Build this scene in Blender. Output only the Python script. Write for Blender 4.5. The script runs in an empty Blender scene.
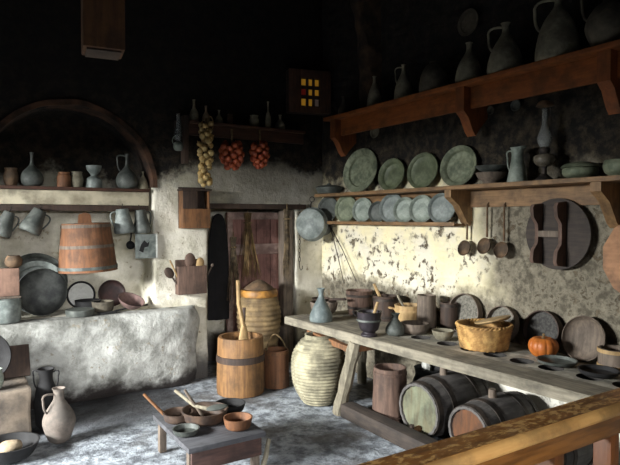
import bpy, bmesh, math, random
from math import sin, cos, pi, radians
from mathutils import Vector, Matrix, noise
random.seed(7)
D = bpy.data
SC = bpy.context.scene
COL = SC.collection

# ------------------------------------------------------------------ camera
H = 1.65
FPX = 566.0
YAW = radians(32.5)
cam_d = D.cameras.new('camera'); cam = D.objects.new('camera', cam_d); COL.objects.link(cam)
cam_d.sensor_width = 36; cam_d.lens = FPX / 620 * 36; cam_d.clip_start = 0.05
cam.location = (0, 0, H)
cam.rotation_euler = (radians(90 - 1.5), 0, -YAW)
SC.camera = cam
CM = cam.rotation_euler.to_matrix()
def ray(px, py):
    return CM @ Vector(((px - 310) / FPX, -(py - 232.5) / FPX, -1))
O = Vector((0, 0, H))
def F(px, py, z=0.0):                      # point on a level plane
    d = ray(px, py); return O + d * ((z - H) / d.z)
def B(px, py, Y=5.5):                      # point on a plane parallel to the back wall
    d = ray(px, py); return O + d * (Y / d.y)
def W(px, py, X=3.65):                     # point on a plane parallel to the right wall
    d = ray(px, py); return O + d * (X / d.x)
def mpp(p):                                # metres per picture unit at a point
    return (sin(YAW) * p[0] + cos(YAW) * p[1]) / FPX

# ------------------------------------------------------------------ materials
def srgb(c):
    return tuple(((v / 255) / 12.92 if v / 255 <= 0.04045 else ((v / 255 + 0.055) / 1.055) ** 2.4) for v in c) + (1,)
class NT:
    def __init__(s, name):
        s.m = D.materials.new(name); s.m.use_nodes = True
        s.t = s.m.node_tree; s.b = s.t.nodes['Principled BSDF']
    def n(s, typ, **kw):
        x = s.t.nodes.new(typ)
        for k, v in kw.items():
            setattr(x, k, v)
        return x
    def l(s, a, b): s.t.links.new(a, b)
    def noise(s, vec, scale, detail=5, rough=0.6):
        x = s.n('ShaderNodeTexNoise'); x.inputs['Scale'].default_value = scale
        x.inputs['Detail'].default_value = detail; x.inputs['Roughness'].default_value = rough
        if vec is not None: s.l(vec, x.inputs['Vector'])
        return x.outputs['Fac']
    def mix(s, fac, a, b):
        x = s.n('ShaderNodeMix', data_type='RGBA')
        if isinstance(fac, float): x.inputs[0].default_value = fac
        else: s.l(fac, x.inputs[0])
        for sk, v in ((x.inputs[6], a), (x.inputs[7], b)):
            if isinstance(v, tuple): sk.default_value = v
            else: s.l(v, sk)
        return x.outputs[2]
    def mr(s, v, lo, hi, a=0.0, b=1.0):
        x = s.n('ShaderNodeMapRange', interpolation_type='SMOOTHSTEP')
        s.l(v, x.inputs[0])
        for i, q in enumerate((lo, hi, a, b)): x.inputs[1 + i].default_value = q
        return x.outputs[0]
    def math(s, op, a, b=None):
        x = s.n('ShaderNodeMath', operation=op)
        for sk, v in ((x.inputs[0], a), (x.inputs[1], b)):
            if v is None: continue
            if isinstance(v, (int, float)): sk.default_value = v
            else: s.l(v, sk)
        return x.outputs[0]
    def bump(s, h, strength, dist=0.02):
        x = s.n('ShaderNodeBump'); x.inputs['Strength'].default_value = strength
        x.inputs['Distance'].default_value = dist; s.l(h, x.inputs['Height'])
        s.l(x.outputs[0], s.b.inputs['Normal'])

def mat(name, c1, c2=None, scale=12, rough=0.8, bump=0.3, metal=0.0, stretch=None, lo=0.35, hi=0.65, dist=0.008, grime=.55):
    k = NT(name)
    tc = k.n('ShaderNodeTexCoord'); vec = tc.outputs['Object']
    if stretch:
        mp = k.n('ShaderNodeMapping'); mp.inputs['Scale'].default_value = stretch
        k.l(vec, mp.inputs[0]); vec = mp.outputs[0]
    f = k.noise(vec, scale)
    c2 = c2 or tuple(v * 0.6 for v in c1)
    if stretch: lo, hi, bump = .22, .78, bump * .6; c2 = tuple(q * .75 + p * .25 for p, q in zip(c1, c2))
    c = k.mix(k.mr(f, lo, hi), srgb(c2), srgb(c1))
    if grime:
        g = k.noise(tc.outputs['Object'], 5.5, 6, .65)
        c = k.mix(k.mr(g, .42, .68, 0, grime), c, srgb(tuple(v * .32 + 6 for v in c1)))
    k.l(c, k.b.inputs['Base Color'])
    k.b.inputs['Roughness'].default_value = rough
    k.b.inputs['Metallic'].default_value = metal
    if bump: k.bump(k.noise(vec, scale * 2.5, 6), bump, dist)
    return k.m
ZS = (6, 6, 0.7); YS = (6, 0.7, 6); XS = (0.7, 6, 6)
M = {}
M['verdigris'] = mat('verdigris_copper', (146, 152, 126), (92, 100, 80), 9, .62, .25, .25)
M['green_dish'] = mat('green_glazed_dish', (118, 126, 98), (78, 86, 62), 8, .5, .2, .1)
M['tin'] = mat('tinned_copper', (160, 168, 156), (108, 118, 108), 10, .5, .2, .12)
M['tin_dark'] = mat('dull_tin', (104, 108, 102), (62, 66, 62), 9, .6, .2, .1)
M['blue_tin'] = mat('blue_grey_tin', (146, 153, 148), (96, 104, 100), 8, .55, .2, .08)
M['soot_metal'] = mat('soot_black_metal', (34, 33, 34), (18, 17, 18), 10, .8, .3, .05)
M['iron'] = mat('old_iron', (76, 66, 58), (36, 32, 30), 14, .65, .4, .4)
M['pottery'] = mat('grey_pottery', (150, 144, 122), (100, 94, 78), 7, .85, .3)
M['pottery_dark'] = mat('smoked_pottery', (104, 96, 80), (64, 58, 48), 7, .85, .3)
M['pot_brown'] = mat('smoky_brown_pot', (104, 82, 66), (58, 46, 40), 7, .7, .3)
M['pale_clay'] = mat('pale_ribbed_clay', (176, 168, 140), (122, 116, 96), 7, .9, .35)
M['ochre_clay'] = mat('ochre_glazed_clay', (176, 124, 52), (112, 76, 36), 7, .55, .25)
M['clay_brown'] = mat('brown_clay', (120, 94, 68), (70, 56, 42), 7, .85, .3)
M['amphora'] = mat('dusty_clay', (132, 120, 110), (92, 86, 80), 6, .9, .3)
M['wood'] = mat('brown_wood', (138, 94, 56), (76, 50, 32), 7, .7, .4, stretch=ZS)
M['wood_y'] = mat('brown_plank_wood', (150, 108, 70), (88, 62, 42), 7, .7, .4, stretch=YS)
M['wood_shelf'] = mat('orange_shelf_wood', (158, 90, 38), (112, 60, 24), 7, .7, .2, stretch=YS)
M['wood_shelf_x'] = mat('dark_shelf_wood', (84, 52, 36), (44, 28, 20), 7, .7, .3, stretch=XS)
M['wood_shelf_z'] = mat('orange_bracket_wood', (146, 82, 36), (102, 54, 24), 7, .7, .2, stretch=ZS)
M['wood_mid'] = mat('tan_shelf_wood', (150, 116, 78), (96, 70, 46), 7, .65, .3, stretch=YS)
M['wood_mid_z'] = mat('tan_bracket_wood', (158, 124, 84), (104, 76, 50), 7, .65, .3, stretch=ZS)
M['wood_grey'] = mat('weathered_plank', (150, 142, 124), (92, 86, 74), 6, .85, .5, stretch=YS)
M['wood_grey_x'] = mat('weathered_table_wood', (94, 94, 98), (58, 58, 62), 6, .85, .5, stretch=XS)
M['wood_grey_z'] = mat('pale_split_log', (150, 142, 122), (88, 80, 66), 7, .85, .5, stretch=ZS)
M['wood_dark'] = mat('dark_wood', (74, 56, 44), (38, 28, 24), 7, .75, .4, stretch=ZS)
M['wood_dark_y'] = mat('dark_plank_wood', (70, 60, 52), (38, 32, 30), 7, .8, .4, stretch=YS)
M['wood_dark_x'] = mat('barrel_stave_wood', (104, 100, 96), (60, 56, 56), 7, .7, .4, stretch=XS)
M['wood_red'] = mat('reddish_bucket_wood', (130, 86, 54), (86, 58, 40), 7, .75, .4, stretch=ZS)
M['wood_gold'] = mat('gold_brown_tub_wood', (146, 106, 62), (84, 58, 36), 6, .7, .4, stretch=ZS)
M['wood_pale'] = mat('pale_wood', (186, 156, 108), (132, 104, 68), 6, .7, .3, stretch=ZS)
M['wood_tub'] = mat('purple_brown_tub_wood', (112, 88, 74), (66, 50, 44), 7, .8, .4, stretch=ZS)
M['wood_gran'] = mat('greyed_brown_wood', (126, 112, 98), (72, 62, 54), 7, .8, .4, stretch=ZS)
M['slab'] = mat('grey_slab', (184, 178, 162), (126, 122, 110), 7, .85, .5)
M['hole'] = mat('hole_shade_stone', (52, 48, 44), (30, 28, 26), 8, .8, .3)  # shade inside the table holes, put into the colour
M['basket'] = mat('yellow_wicker', (200, 158, 94), (142, 104, 56), 16, .75, .3)
M['pumpkin'] = mat('orange_rind', (206, 122, 48), (164, 88, 32), 8, .5, .15)
M['stalk'] = mat('dry_stalk', (140, 112, 70), (90, 70, 44), 12, .8, .3)
M['rope'] = mat('old_rope', (150, 126, 88), (96, 78, 54), 40, .9, .4)
M['twig'] = mat('dry_twig', (124, 106, 80), (66, 56, 44), 20, .9, .3)
M['garlic'] = mat('garlic_skin', (206, 180, 120), (150, 118, 66), 14, .6, .2)
M['onion'] = mat('red_onion_skin', (196, 96, 54), (124, 50, 32), 10, .45, .15)
M['stone'] = mat('rough_stone', (142, 128, 112), (96, 88, 80), 5, .95, .6)
M['pale_stone'] = mat('pale_crust', (196, 176, 146), (140, 120, 98), 8, .9, .4)
M['cloth_black'] = mat('black_cloth', (22, 21, 24), (12, 12, 14), 10, .95, .2)
M['white'] = mat('white_enamel', (226, 226, 220), (200, 200, 192), 6, .5, .1)
M['door_wood'] = mat('maroon_door_wood', (178, 132, 120), (124, 88, 84), 6, .8, .4, stretch=ZS)
M['door_frame'] = mat('dusty_pink_frame_wood', (204, 176, 164), (150, 122, 114), 6, .8, .4)
M['barrel_green'] = mat('green_grey_barrel_head', (118, 124, 102), (90, 76, 52), 5, .8, .3, stretch=(1, 5, .8))
M['barrel_orange'] = mat('orange_brown_barrel_head', (108, 66, 34), (52, 36, 26), 5, .75, .3, stretch=(1, 6, .8))
M['sieve'] = mat('sieve_mesh', (128, 124, 112), (86, 82, 74), 60, .8, .4)
M['hanging_wood'] = mat('dark_post_wood', (104, 68, 36), (62, 38, 22), 5, .8, .3, stretch=ZS)

def varnish():
    k = NT('varnished_rail_wood'); tc = k.n('ShaderNodeTexCoord'); mp = k.n('ShaderNodeMapping')
    mp.inputs['Scale'].default_value = (0.8, 7, 7); k.l(tc.outputs['Object'], mp.inputs[0])
    g = k.noise(mp.outputs[0], 7)
    c = k.mix(k.mr(g, .3, .7), srgb((76, 46, 18)), srgb((118, 76, 34)))
    geo = k.n('ShaderNodeNewGeometry'); sp = k.n('ShaderNodeSeparateXYZ'); k.l(geo.outputs['Normal'], sp.inputs[0])
    mp2 = k.n('ShaderNodeMapping'); mp2.inputs['Scale'].default_value = (1, 2, 2); k.l(tc.outputs['Object'], mp2.inputs[0])
    w = k.noise(mp2.outputs[0], 26, 6, .7)
    wear = k.math('MULTIPLY', k.mr(w, .50, .58), k.mr(sp.outputs[2], .7, .95))
    c = k.mix(wear, c, srgb((164, 128, 76)))
    k.l(c, k.b.inputs['Base Color']); k.b.inputs['Roughness'].default_value = .38
    k.b.inputs['Coat Weight'].default_value = .3
    k.bump(g, .15, .004); return k.m
M['varnish'] = varnish()

def glass():
    k = NT('clear_lamp_glass'); k.b.inputs['Base Color'].default_value = (.8, .82, .8, 1)
    k.b.inputs['Transmission Weight'].default_value = .86; k.b.inputs['Roughness'].default_value = .06
    k.b.inputs['IOR'].default_value = 1.45
    return k.m
M['glass'] = glass()
def pane(name, c, s):
    k = NT(name); k.b.inputs['Base Color'].default_value = srgb(c)
    k.b.inputs['Emission Color'].default_value = srgb(c); k.b.inputs['Emission Strength'].default_value = s
    k.b.inputs['Roughness'].default_value = .3; return k.m
M['pane_y'] = pane('lit_yellow_glass', (196, 142, 44), .22)
M['pane_r'] = pane('lit_red_glass', (120, 34, 24), .15)
M['pane_w'] = pane('lit_pale_glass', (150, 130, 118), .06)

def wall_right_mat():
    k = NT('peeling_limewash'); geo = k.n('ShaderNodeNewGeometry'); P = geo.outputs['Position']
    sp = k.n('ShaderNodeSeparateXYZ'); k.l(P, sp.inputs[0]); z = sp.outputs[2]; y = sp.outputs[1]
    n1 = k.noise(P, 3.2, 6, .65); n2 = k.noise(P, 11, 7, .7); n3 = k.noise(P, 1.3, 3); n4 = k.noise(P, 24, 5, .7)
    cream = k.mix(k.mr(n1, .35, .65), srgb((238, 226, 184)), srgb((228, 220, 200)))
    zz = k.math('ADD', z, k.math('MULTIPLY', k.math('SUBTRACT', n1, .5), .7))
    yy = k.math('ADD', y, k.math('MULTIPLY', k.math('SUBTRACT', n3, .5), 1.0))
    # bare greyish plaster nearer the stair rail and low down at the bench
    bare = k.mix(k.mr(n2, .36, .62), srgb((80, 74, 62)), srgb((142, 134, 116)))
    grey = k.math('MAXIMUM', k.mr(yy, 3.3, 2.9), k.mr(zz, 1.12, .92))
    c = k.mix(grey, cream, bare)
    # peeled patches
    peel = k.math('MULTIPLY', k.mr(n2, .53, .59), k.mr(n1, .42, .58))
    c = k.mix(peel, c, srgb((92, 80, 62)))
    c = k.mix(k.math('MULTIPLY', k.mr(n4, .66, .72), .6), c, srgb((70, 62, 52)))
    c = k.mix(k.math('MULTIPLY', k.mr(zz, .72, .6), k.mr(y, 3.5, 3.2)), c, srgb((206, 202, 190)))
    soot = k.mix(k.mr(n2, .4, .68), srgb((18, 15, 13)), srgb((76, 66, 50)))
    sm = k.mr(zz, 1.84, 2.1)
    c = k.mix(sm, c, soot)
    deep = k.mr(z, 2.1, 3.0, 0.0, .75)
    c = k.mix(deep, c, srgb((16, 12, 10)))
    k.l(c, k.b.inputs['Base Color']); k.b.inputs['Roughness'].default_value = .95
    br = k.n('ShaderNodeTexVoronoi'); mp = k.n('ShaderNodeMapping'); mp.inputs['Scale'].default_value = (2, 3.2, 9); k.l(P, mp.inputs[0]); k.l(mp.outputs[0], br.inputs['Vector'])
    br.inputs['Scale'].default_value = 1.2
    h = k.math('ADD', k.math('MULTIPLY', n2, .5), k.math('SUBTRACT', k.math('MULTIPLY', k.mr(br.outputs['Distance'], 0, .7), -.5), k.math('MULTIPLY', peel, .35)))
    k.bump(h, .8, .04); return k.m
def wall_back_mat():
    k = NT('sooty_whitewash'); geo = k.n('ShaderNodeNewGeometry'); P = geo.outputs['Position']
    sp = k.n('ShaderNodeSeparateXYZ'); k.l(P, sp.inputs[0]); z = sp.outputs[2]; x = sp.outputs[0]
    n1 = k.noise(P, 3.0, 6, .65); n2 = k.noise(P, 10, 7, .7); n3 = k.noise(P, 26, 4)
    c = k.mix(k.mr(n1, .35, .62), srgb((186, 180, 158)), srgb((226, 220, 204)))
    c = k.mix(k.mr(n2, .58, .68), c, srgb((150, 136, 110)))
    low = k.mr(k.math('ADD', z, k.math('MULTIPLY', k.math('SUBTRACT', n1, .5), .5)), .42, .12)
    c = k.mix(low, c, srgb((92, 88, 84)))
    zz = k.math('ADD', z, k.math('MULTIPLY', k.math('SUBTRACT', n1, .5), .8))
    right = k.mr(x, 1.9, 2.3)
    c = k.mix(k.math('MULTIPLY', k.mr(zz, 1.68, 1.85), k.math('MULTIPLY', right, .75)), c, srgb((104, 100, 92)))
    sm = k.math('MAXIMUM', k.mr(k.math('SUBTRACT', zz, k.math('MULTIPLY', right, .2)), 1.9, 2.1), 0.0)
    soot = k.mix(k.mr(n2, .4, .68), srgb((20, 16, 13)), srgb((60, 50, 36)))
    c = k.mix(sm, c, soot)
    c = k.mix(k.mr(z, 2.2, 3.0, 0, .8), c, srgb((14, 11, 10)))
    k.l(c, k.b.inputs['Base Color']); k.b.inputs['Roughness'].default_value = .95
    k.bump(k.math('ADD', n1, k.math('MULTIPLY', n2, .5)), .7, .04); return k.m
def floor_mat():
    k = NT('worn_stone_floor'); geo = k.n('ShaderNodeNewGeometry'); P = geo.outputs['Position']
    n1 = k.noise(P, 1.6, 5); n2 = k.noise(P, 9, 7, .7); n3 = k.noise(P, 30, 6, .7)
    c = k.mix(k.mr(n2, .36, .64), srgb((96, 100, 106)), srgb((182, 189, 196)))
    c = k.mix(k.mr(n1, .48, .66), c, srgb((96, 94, 92)))
    c = k.mix(k.mr(n3, .55, .68, 0, .55), c, srgb((70, 72, 76)))
    # shadow on the floor before the hearth, painted into the colour
    sp = k.n('ShaderNodeSeparateXYZ'); k.l(P, sp.inputs[0])
    hearth_shadow = k.math('MULTIPLY', k.mr(k.math('ADD', sp.outputs[1], k.math('MULTIPLY', n2, .6)), 4.75, 5.1), k.mr(sp.outputs[0], 1.95, 1.7))
    c = k.mix(k.math('MULTIPLY', hearth_shadow, .85), c, srgb((48, 46, 48)))
    v = k.n('ShaderNodeTexVoronoi'); v.feature = 'DISTANCE_TO_EDGE'; v.inputs['Scale'].default_value = 3.2; k.l(P, v.inputs['Vector'])
    joint = k.mr(v.outputs['Distance'], .0, .06)
    c = k.mix(k.math('MULTIPLY', k.math('SUBTRACT', 1.0, joint), .06), c, srgb((70, 70, 72)))
    k.l(c, k.b.inputs['Base Color']); k.b.inputs['Roughness'].default_value = .75
    k.bump(k.math('ADD', k.math('MULTIPLY', n3, .35), k.math('ADD', k.math('MULTIPLY', joint, .06), n2)), .8, .03); return k.m
def hearth_mat():
    k = NT('hearth_plaster'); geo = k.n('ShaderNodeNewGeometry'); P = geo.outputs['Position']
    sp = k.n('ShaderNodeSeparateXYZ'); k.l(P, sp.inputs[0]); z = sp.outputs[2]
    n1 = k.noise(P, 3.4, 6, .65); n2 = k.noise(P, 12, 7, .7)
    c = k.mix(k.mr(n1, .36, .62), srgb((118, 118, 112)), srgb((182, 182, 176)))
    c = k.mix(k.mr(n2, .58, .68), c, srgb((134, 124, 106)))
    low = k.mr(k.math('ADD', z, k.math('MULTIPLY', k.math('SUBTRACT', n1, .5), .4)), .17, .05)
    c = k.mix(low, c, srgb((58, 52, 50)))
    k.l(c, k.b.inputs['Base Color']); k.b.inputs['Roughness'].default_value = .95
    k.bump(k.math('ADD', n1, k.math('MULTIPLY', n2, .5)), .8, .04); return k.m
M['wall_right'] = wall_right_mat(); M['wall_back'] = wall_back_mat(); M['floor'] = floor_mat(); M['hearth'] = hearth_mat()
M['soot'] = mat('soot_black_plaster', (34, 29, 25), (16, 13, 12), 4, .95, .5)
M['dim_wall'] = mat('smoky_plaster', (62, 55, 46), (36, 32, 28), 2, .95, .3)

# ------------------------------------------------------------------ mesh helpers
I4 = Matrix.Identity(4)
def TR(x, y, z): return Matrix.Translation((x, y, z))
def RX(a): return Matrix.Rotation(a, 4, 'X')
def RY(a): return Matrix.Rotation(a, 4, 'Y')
def RZ(a): return Matrix.Rotation(a, 4, 'Z')
class MB:
    def __init__(s): s.bm = bmesh.new()
    def lathe(s, prof, m=I4, seg=28, rf=None):
        bm = s.bm; rings = []
        for r, z in prof:
            if r < 1e-5: rings.append([bm.verts.new(m @ Vector((0, 0, z)))])
            else:
                rings.append([bm.verts.new(m @ Vector((r * (rf(2 * pi * i / seg, z) if rf else 1) * cos(2 * pi * i / seg), r * (rf(2 * pi * i / seg, z) if rf else 1) * sin(2 * pi * i / seg), z))) for i in range(seg)])
        for a, b in zip(rings, rings[1:]):
            for i in range(seg):
                j = (i + 1) % seg
                q = ([a[0]] if len(a) == 1 else [a[i], a[j]]) + ([b[0]] if len(b) == 1 else [b[j], b[i]])
                if len(q) >= 3: bm.faces.new(q)
        return s
    def box(s, p0, p1, m=I4, bev=0.0):
        r = bmesh.ops.create_cube(s.bm, size=1.0)
        vs = r['verts']; p0 = Vector(p0); p1 = Vector(p1)
        for v in vs:
            v.co = m @ Vector([(p0[i] + p1[i]) / 2 + v.co[i] * (p1[i] - p0[i]) for i in range(3)])
        if bev:
            es = {e for v in vs for e in v.link_edges}
            bmesh.ops.bevel(s.bm, geom=list(es), offset=bev, segments=2, profile=.6, affect='EDGES')
        return s
    def tube(s, pts, r, seg=8, m=I4, closed=False):
        pts = [m @ Vector(p) for p in pts]; n = len(pts); bm = s.bm; rings = []
        if not hasattr(r, '__len__'): r = [r] * n
        up = None
        for i, p in enumerate(pts):
            a = pts[(i - 1) % n] if (closed or i > 0) else p
            b = pts[(i + 1) % n] if (closed or i < n - 1) else p
            t = (b - a).normalized()
            if up is None:
                up = t.orthogonal().normalized()
            up = (up - t * up.dot(t)).normalized(); w = t.cross(up)
            rings.append([bm.verts.new(p + (up * cos(2 * pi * k / seg) + w * sin(2 * pi * k / seg)) * r[i]) for k in range(seg)])
        pr = list(zip(rings, rings[1:])) + ([(rings[-1], rings[0])] if closed else [])
        for a, b in pr:
            for k in range(seg):
                bm.faces.new((a[k], a[(k + 1) % seg], b[(k + 1) % seg], b[k]))
        if not closed:
            bm.faces.new(rings[0][::-1]); bm.faces.new(rings[-1])
        return s
    def ball(s, c, rad, m=I4, u=14, v=9):
        r = bmesh.ops.create_uvsphere(s.bm, u_segments=u, v_segments=v, radius=1)
        if not hasattr(rad, '__len__'): rad = (rad,) * 3
        for q in r['verts']: q.co = m @ (Vector(c) + Vector([q.co[i] * rad[i] for i in range(3)]))
        return s
    def prism(s, poly, t, m=I4):          # 2D outline in local XZ, extruded along Y
        a = [s.bm.verts.new(m @ Vector((x, 0, z))) for x, z in poly]; b = [s.bm.verts.new(m @ Vector((x, t, z))) for x, z in poly]
        s.bm.faces.new(a); s.bm.faces.new(b[::-1])
        for i in range(len(a)): s.bm.faces.new((a[i], b[i], b[(i + 1) % len(a)], a[(i + 1) % len(a)]))
        return s
    def rough(s, amp, freq=3, seed=0):
        for v in s.bm.verts: v.co += noise.noise_vector(v.co * freq + Vector((seed, seed, 0))) * amp
        return s
    def build(s, name, m, parent=None, angle=40):
        bmesh.ops.recalc_face_normals(s.bm, faces=s.bm.faces)
        me = D.meshes.new(name); s.bm.to_mesh(me); s.bm.free()
        me.polygons.foreach_set('use_smooth', [True] * len(me.polygons))
        me.set_sharp_from_angle(angle=radians(angle))
        o = D.objects.new(name, me); COL.objects.link(o)
        me.materials.append(M[m] if isinstance(m, str) else m)
        if parent: o.parent = parent
        return o
def tag(o, label, cat, group=None, loc=None, rot=None):
    o['label'] = label; o['category'] = cat
    if group: o['group'] = group
    if loc is not None: o.location = loc
    if rot is not None: o.rotation_euler = rot
    return o
def thing(name, label, cat, loc=(0, 0, 0), rot=(0, 0, 0), group=None):
    o = D.objects.new(name, None); COL.objects.link(o); o.empty_display_size = .05
    return tag(o, label, cat, group, loc, rot)
def struct(o): o['kind'] = 'structure'; return o
def copy_thing(src, label, loc, rot=None, scale=None, group=None):
    r = src.copy(); COL.objects.link(r); r['label'] = label; r.location = loc
    if rot is not None: r.rotation_euler = rot
    if scale is not None: r.scale = scale if hasattr(scale, '__len__') else (scale,) * 3
    if group: r['group'] = group
    for ch in list(src.children):
        c = ch.copy(); COL.objects.link(c); c.parent = r
        for g in list(ch.children):
            d = g.copy(); COL.objects.link(d); d.parent = c
    return r
def hollow(outer, t=.008, depth=None):     # outer (r,z) from bottom to rim -> closed vessel with an inside
    zb = outer[0][1] + t
    inner = [(max(r - t, .002), z) for r, z in reversed(outer) if z > zb]
    return [(0, outer[0][1])] + outer + inner + [(max(outer[0][0] - t, .002), zb), (0, zb)]
def smooth_prof(pts, n=5):                 # Catmull-Rom through profile points
    out = []
    for i in range(len(pts) - 1):
        p0 = pts[max(i - 1, 0)]; p1 = pts[i]; p2 = pts[i + 1]; p3 = pts[min(i + 2, len(pts) - 1)]
        for k in range(n):
            t = k / n
            out.append(tuple(max(.5 * (2 * p1[j] + (p2[j] - p0[j]) * t + (2 * p0[j] - 5 * p1[j] + 4 * p2[j] - p3[j]) * t * t + (3 * p1[j] - p0[j] - 3 * p2[j] + p3[j]) * t ** 3), 0 if j == 0 else -9) for j in range(2)))
    out.append(tuple(pts[-1])); return out
def arc(p0, p1, p2, n=10):                 # quadratic curve
    p0, p1, p2 = map(Vector, (p0, p1, p2))
    return [p0 * (1 - t) ** 2 + p1 * 2 * t * (1 - t) + p2 * t * t for t in [i / n for i in range(n + 1)]]

# ------------------------------------------------------------------ the room
XW, YB, YBACK, XL, YF, ZC = 3.65, 5.5, 6.35, -2.2, -1.9, 4.6
def floor_mesh():
    mb = MB(); bm = mb.bm; nx, ny = 110, 150
    x0, x1, y0, y1 = XL - .1, XW + .1, YF - .1, YBACK
    vs = [[bm.verts.new((x0 + (x1 - x0) * i / nx, y0 + (y1 - y0) * j / ny, 0)) for i in range(nx + 1)] for j in range(ny + 1)]
    for r in vs:
        for v in r: v.co.z = noise.noise(v.co * 2.2) * .006 + noise.noise(v.co * 9) * .004 - .006
    for j in range(ny):
        for i in range(nx): bm.faces.new((vs[j][i], vs[j][i + 1], vs[j + 1][i + 1], vs[j + 1][i]))
    return struct(mb.build('floor', 'floor', angle=180))
floor_mesh()
def solid_wall(name, p0, p1, cutters, m, amp=.014, vox=.032):
    o = MB().box(p0, p1).build(name, m)
    cs = []
    for c in cutters:
        co = c.build('cutter', m); cs.append(co)
        b = o.modifiers.new('cut', 'BOOLEAN'); b.operation = 'DIFFERENCE'; b.object = co; b.solver = 'EXACT'
    r = o.modifiers.new('remesh', 'REMESH'); r.mode = 'VOXEL'; r.voxel_size = vox
    dg = bpy.context.evaluated_depsgraph_get(); dg.update()
    me = D.meshes.new_from_object(o.evaluated_get(dg))
    o.modifiers.clear(); o.data = me
    for c in cs: D.objects.remove(c)
    for v in me.vertices:
        v.co += noise.noise_vector(v.co * 2.6) * amp + noise.noise_vector(v.co * 8) * amp * .35
    me.polygons.foreach_set('use_smooth', [True] * len(me.polygons))
    return struct(o)
AX, AZ, AR = .95, 1.93, .74                # hearth arch centre, spring height and radius
ZH = .76                                    # hearth ledge height
arch = [(AX - AR, ZH), (AX + AR, ZH)] + [(AX + AR * cos(pi * i / 24), AZ + AR * sin(pi * i / 24)) for i in range(25)]
DX0, DX1, DZ = 2.26, 3.32, 1.76             # low doorway
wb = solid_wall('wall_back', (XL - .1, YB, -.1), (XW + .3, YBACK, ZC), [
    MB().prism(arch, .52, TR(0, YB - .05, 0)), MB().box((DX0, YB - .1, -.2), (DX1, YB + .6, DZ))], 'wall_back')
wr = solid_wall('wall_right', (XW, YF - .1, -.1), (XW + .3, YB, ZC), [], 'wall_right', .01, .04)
# left wall with the window that lights the room, front wall with an opening added for fill light
wy0, wy1, wz0, wz1 = 2.9, 4.7, .95, 2.25
mb = MB(); mb.box((XL - .3, YF, 0), (XL, wy0, ZC)); mb.box((XL - .3, wy1, 0), (XL, YB, ZC)); mb.box((XL - .3, wy0, 0), (XL, wy1, wz0)); mb.box((XL - .3, wy0, wz1), (XL, wy1, ZC))
struct(mb.build('wall_left', 'dim_wall'))
mb = MB(); mb.box((XL, YF - .3, 0), (-.9, YF, ZC)); mb.box((.3, YF - .3, 0), (XW, YF, ZC)); mb.box((-.9, YF - .3, 2.15), (.3, YF, ZC))
struct(mb.build('wall_front', 'dim_wall'))
mb = MB()
for a, b in (((XL - .12, wy0, wz0), (XL - .04, wy0 + .06, wz1)), ((XL - .12, wy1 - .06, wz0), (XL - .04, wy1, wz1)), ((XL - .12, wy0, wz0), (XL - .04, wy1, wz0 + .06)), ((XL - .12, wy0, wz1 - .06), (XL - .04, wy1, wz1)), ((XL - .11, 3.77, wz0), (XL - .05, 3.83, wz1))): mb.box(a, b)
struct(mb.build('window_1', 'wood_dark'))
# smoke-blackened vaulted ceiling
def vault():
    mb = MB(); bm = mb.bm; n = 40; x0, x1, y0, y1 = XL - .1, XW + .1, YF - .1, YBACK
    vs = [[bm.verts.new((x0 + (x1 - x0) * i / n, y0 + (y1 - y0) * j / n, 0)) for i in range(n + 1)] for j in range(n + 1)]
    for r in vs:
        for v in r:
            u = 2 * (v.co.x - x0) / (x1 - x0) - 1; w = 2 * (v.co.y - y0) / (y1 - y0) - 1
            v.co.z = 4.25 + .9 * math.sqrt(max(0, 1 - .5 * u * u - .5 * w * w)) + noise.noise(v.co * 2) * .03
    for j in range(n):
        for i in range(n): bm.faces.new((vs[j][i], vs[j][i + 1], vs[j + 1][i + 1], vs[j + 1][i]))
    return struct(mb.build('ceiling', 'soot', angle=180))
vault()
# rough stone rib rising in the corner
mb = MB(); bm = mb.bm; rows = []
for k in range(24):
    t = k / 23; z = 2.72 + t * 1.85; ww = .34 * (1 - .75 * t); out = .05 + .5 * t * t
    y0 = 4.55 - .05 * t
    rows.append([bm.verts.new(q) for q in ((XW + .02, y0 - ww / 2, z), (XW - out - .03, y0 - ww / 3, z), (XW - out - .06, y0, z), (XW - out - .03, y0 + ww / 3, z), (XW + .02, y0 + ww / 2, z))])
for a, b in zip(rows, rows[1:]):
    for i in range(4): bm.faces.new((a[i], a[i + 1], b[i + 1], b[i]))
bm.faces.new(rows[0]); bm.faces.new(rows[-1])
bmesh.ops.subdivide_edges(bm, edges=bm.edges[:], cuts=1, use_grid_fill=True)
mb.rough(.025, 7)
struct(mb.build('trim_1', mat('sooty_rib_stone', (78, 58, 40), (34, 26, 19), 6, .95, .6), angle=60))
# added brown band round the hearth arch, colour stands in for its lit reveal
mb = MB(); bm = mb.bm; rows = []
for i in range(49):
    a = pi * i / 48; rows.append([bm.verts.new((AX + r_ * cos(a), y_, AZ + .01 + r_ * sin(a))) for r_, y_ in ((AR - .012, YB - .02), (AR + .035, YB - .02), (AR + .035, YB + .06), (AR - .012, YB + .25))])
for a, b in zip(rows, rows[1:]):
    for k in range(4): bm.faces.new((a[k], a[(k + 1) % 4], b[(k + 1) % 4], b[k]))
bm.faces.new(rows[0]); bm.faces.new(rows[-1])
mb.rough(.012, 6)
struct(mb.build('trim_4', mat('lit_reveal_brown', (92, 64, 46), (30, 23, 18), 5, .95, .6)))
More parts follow.
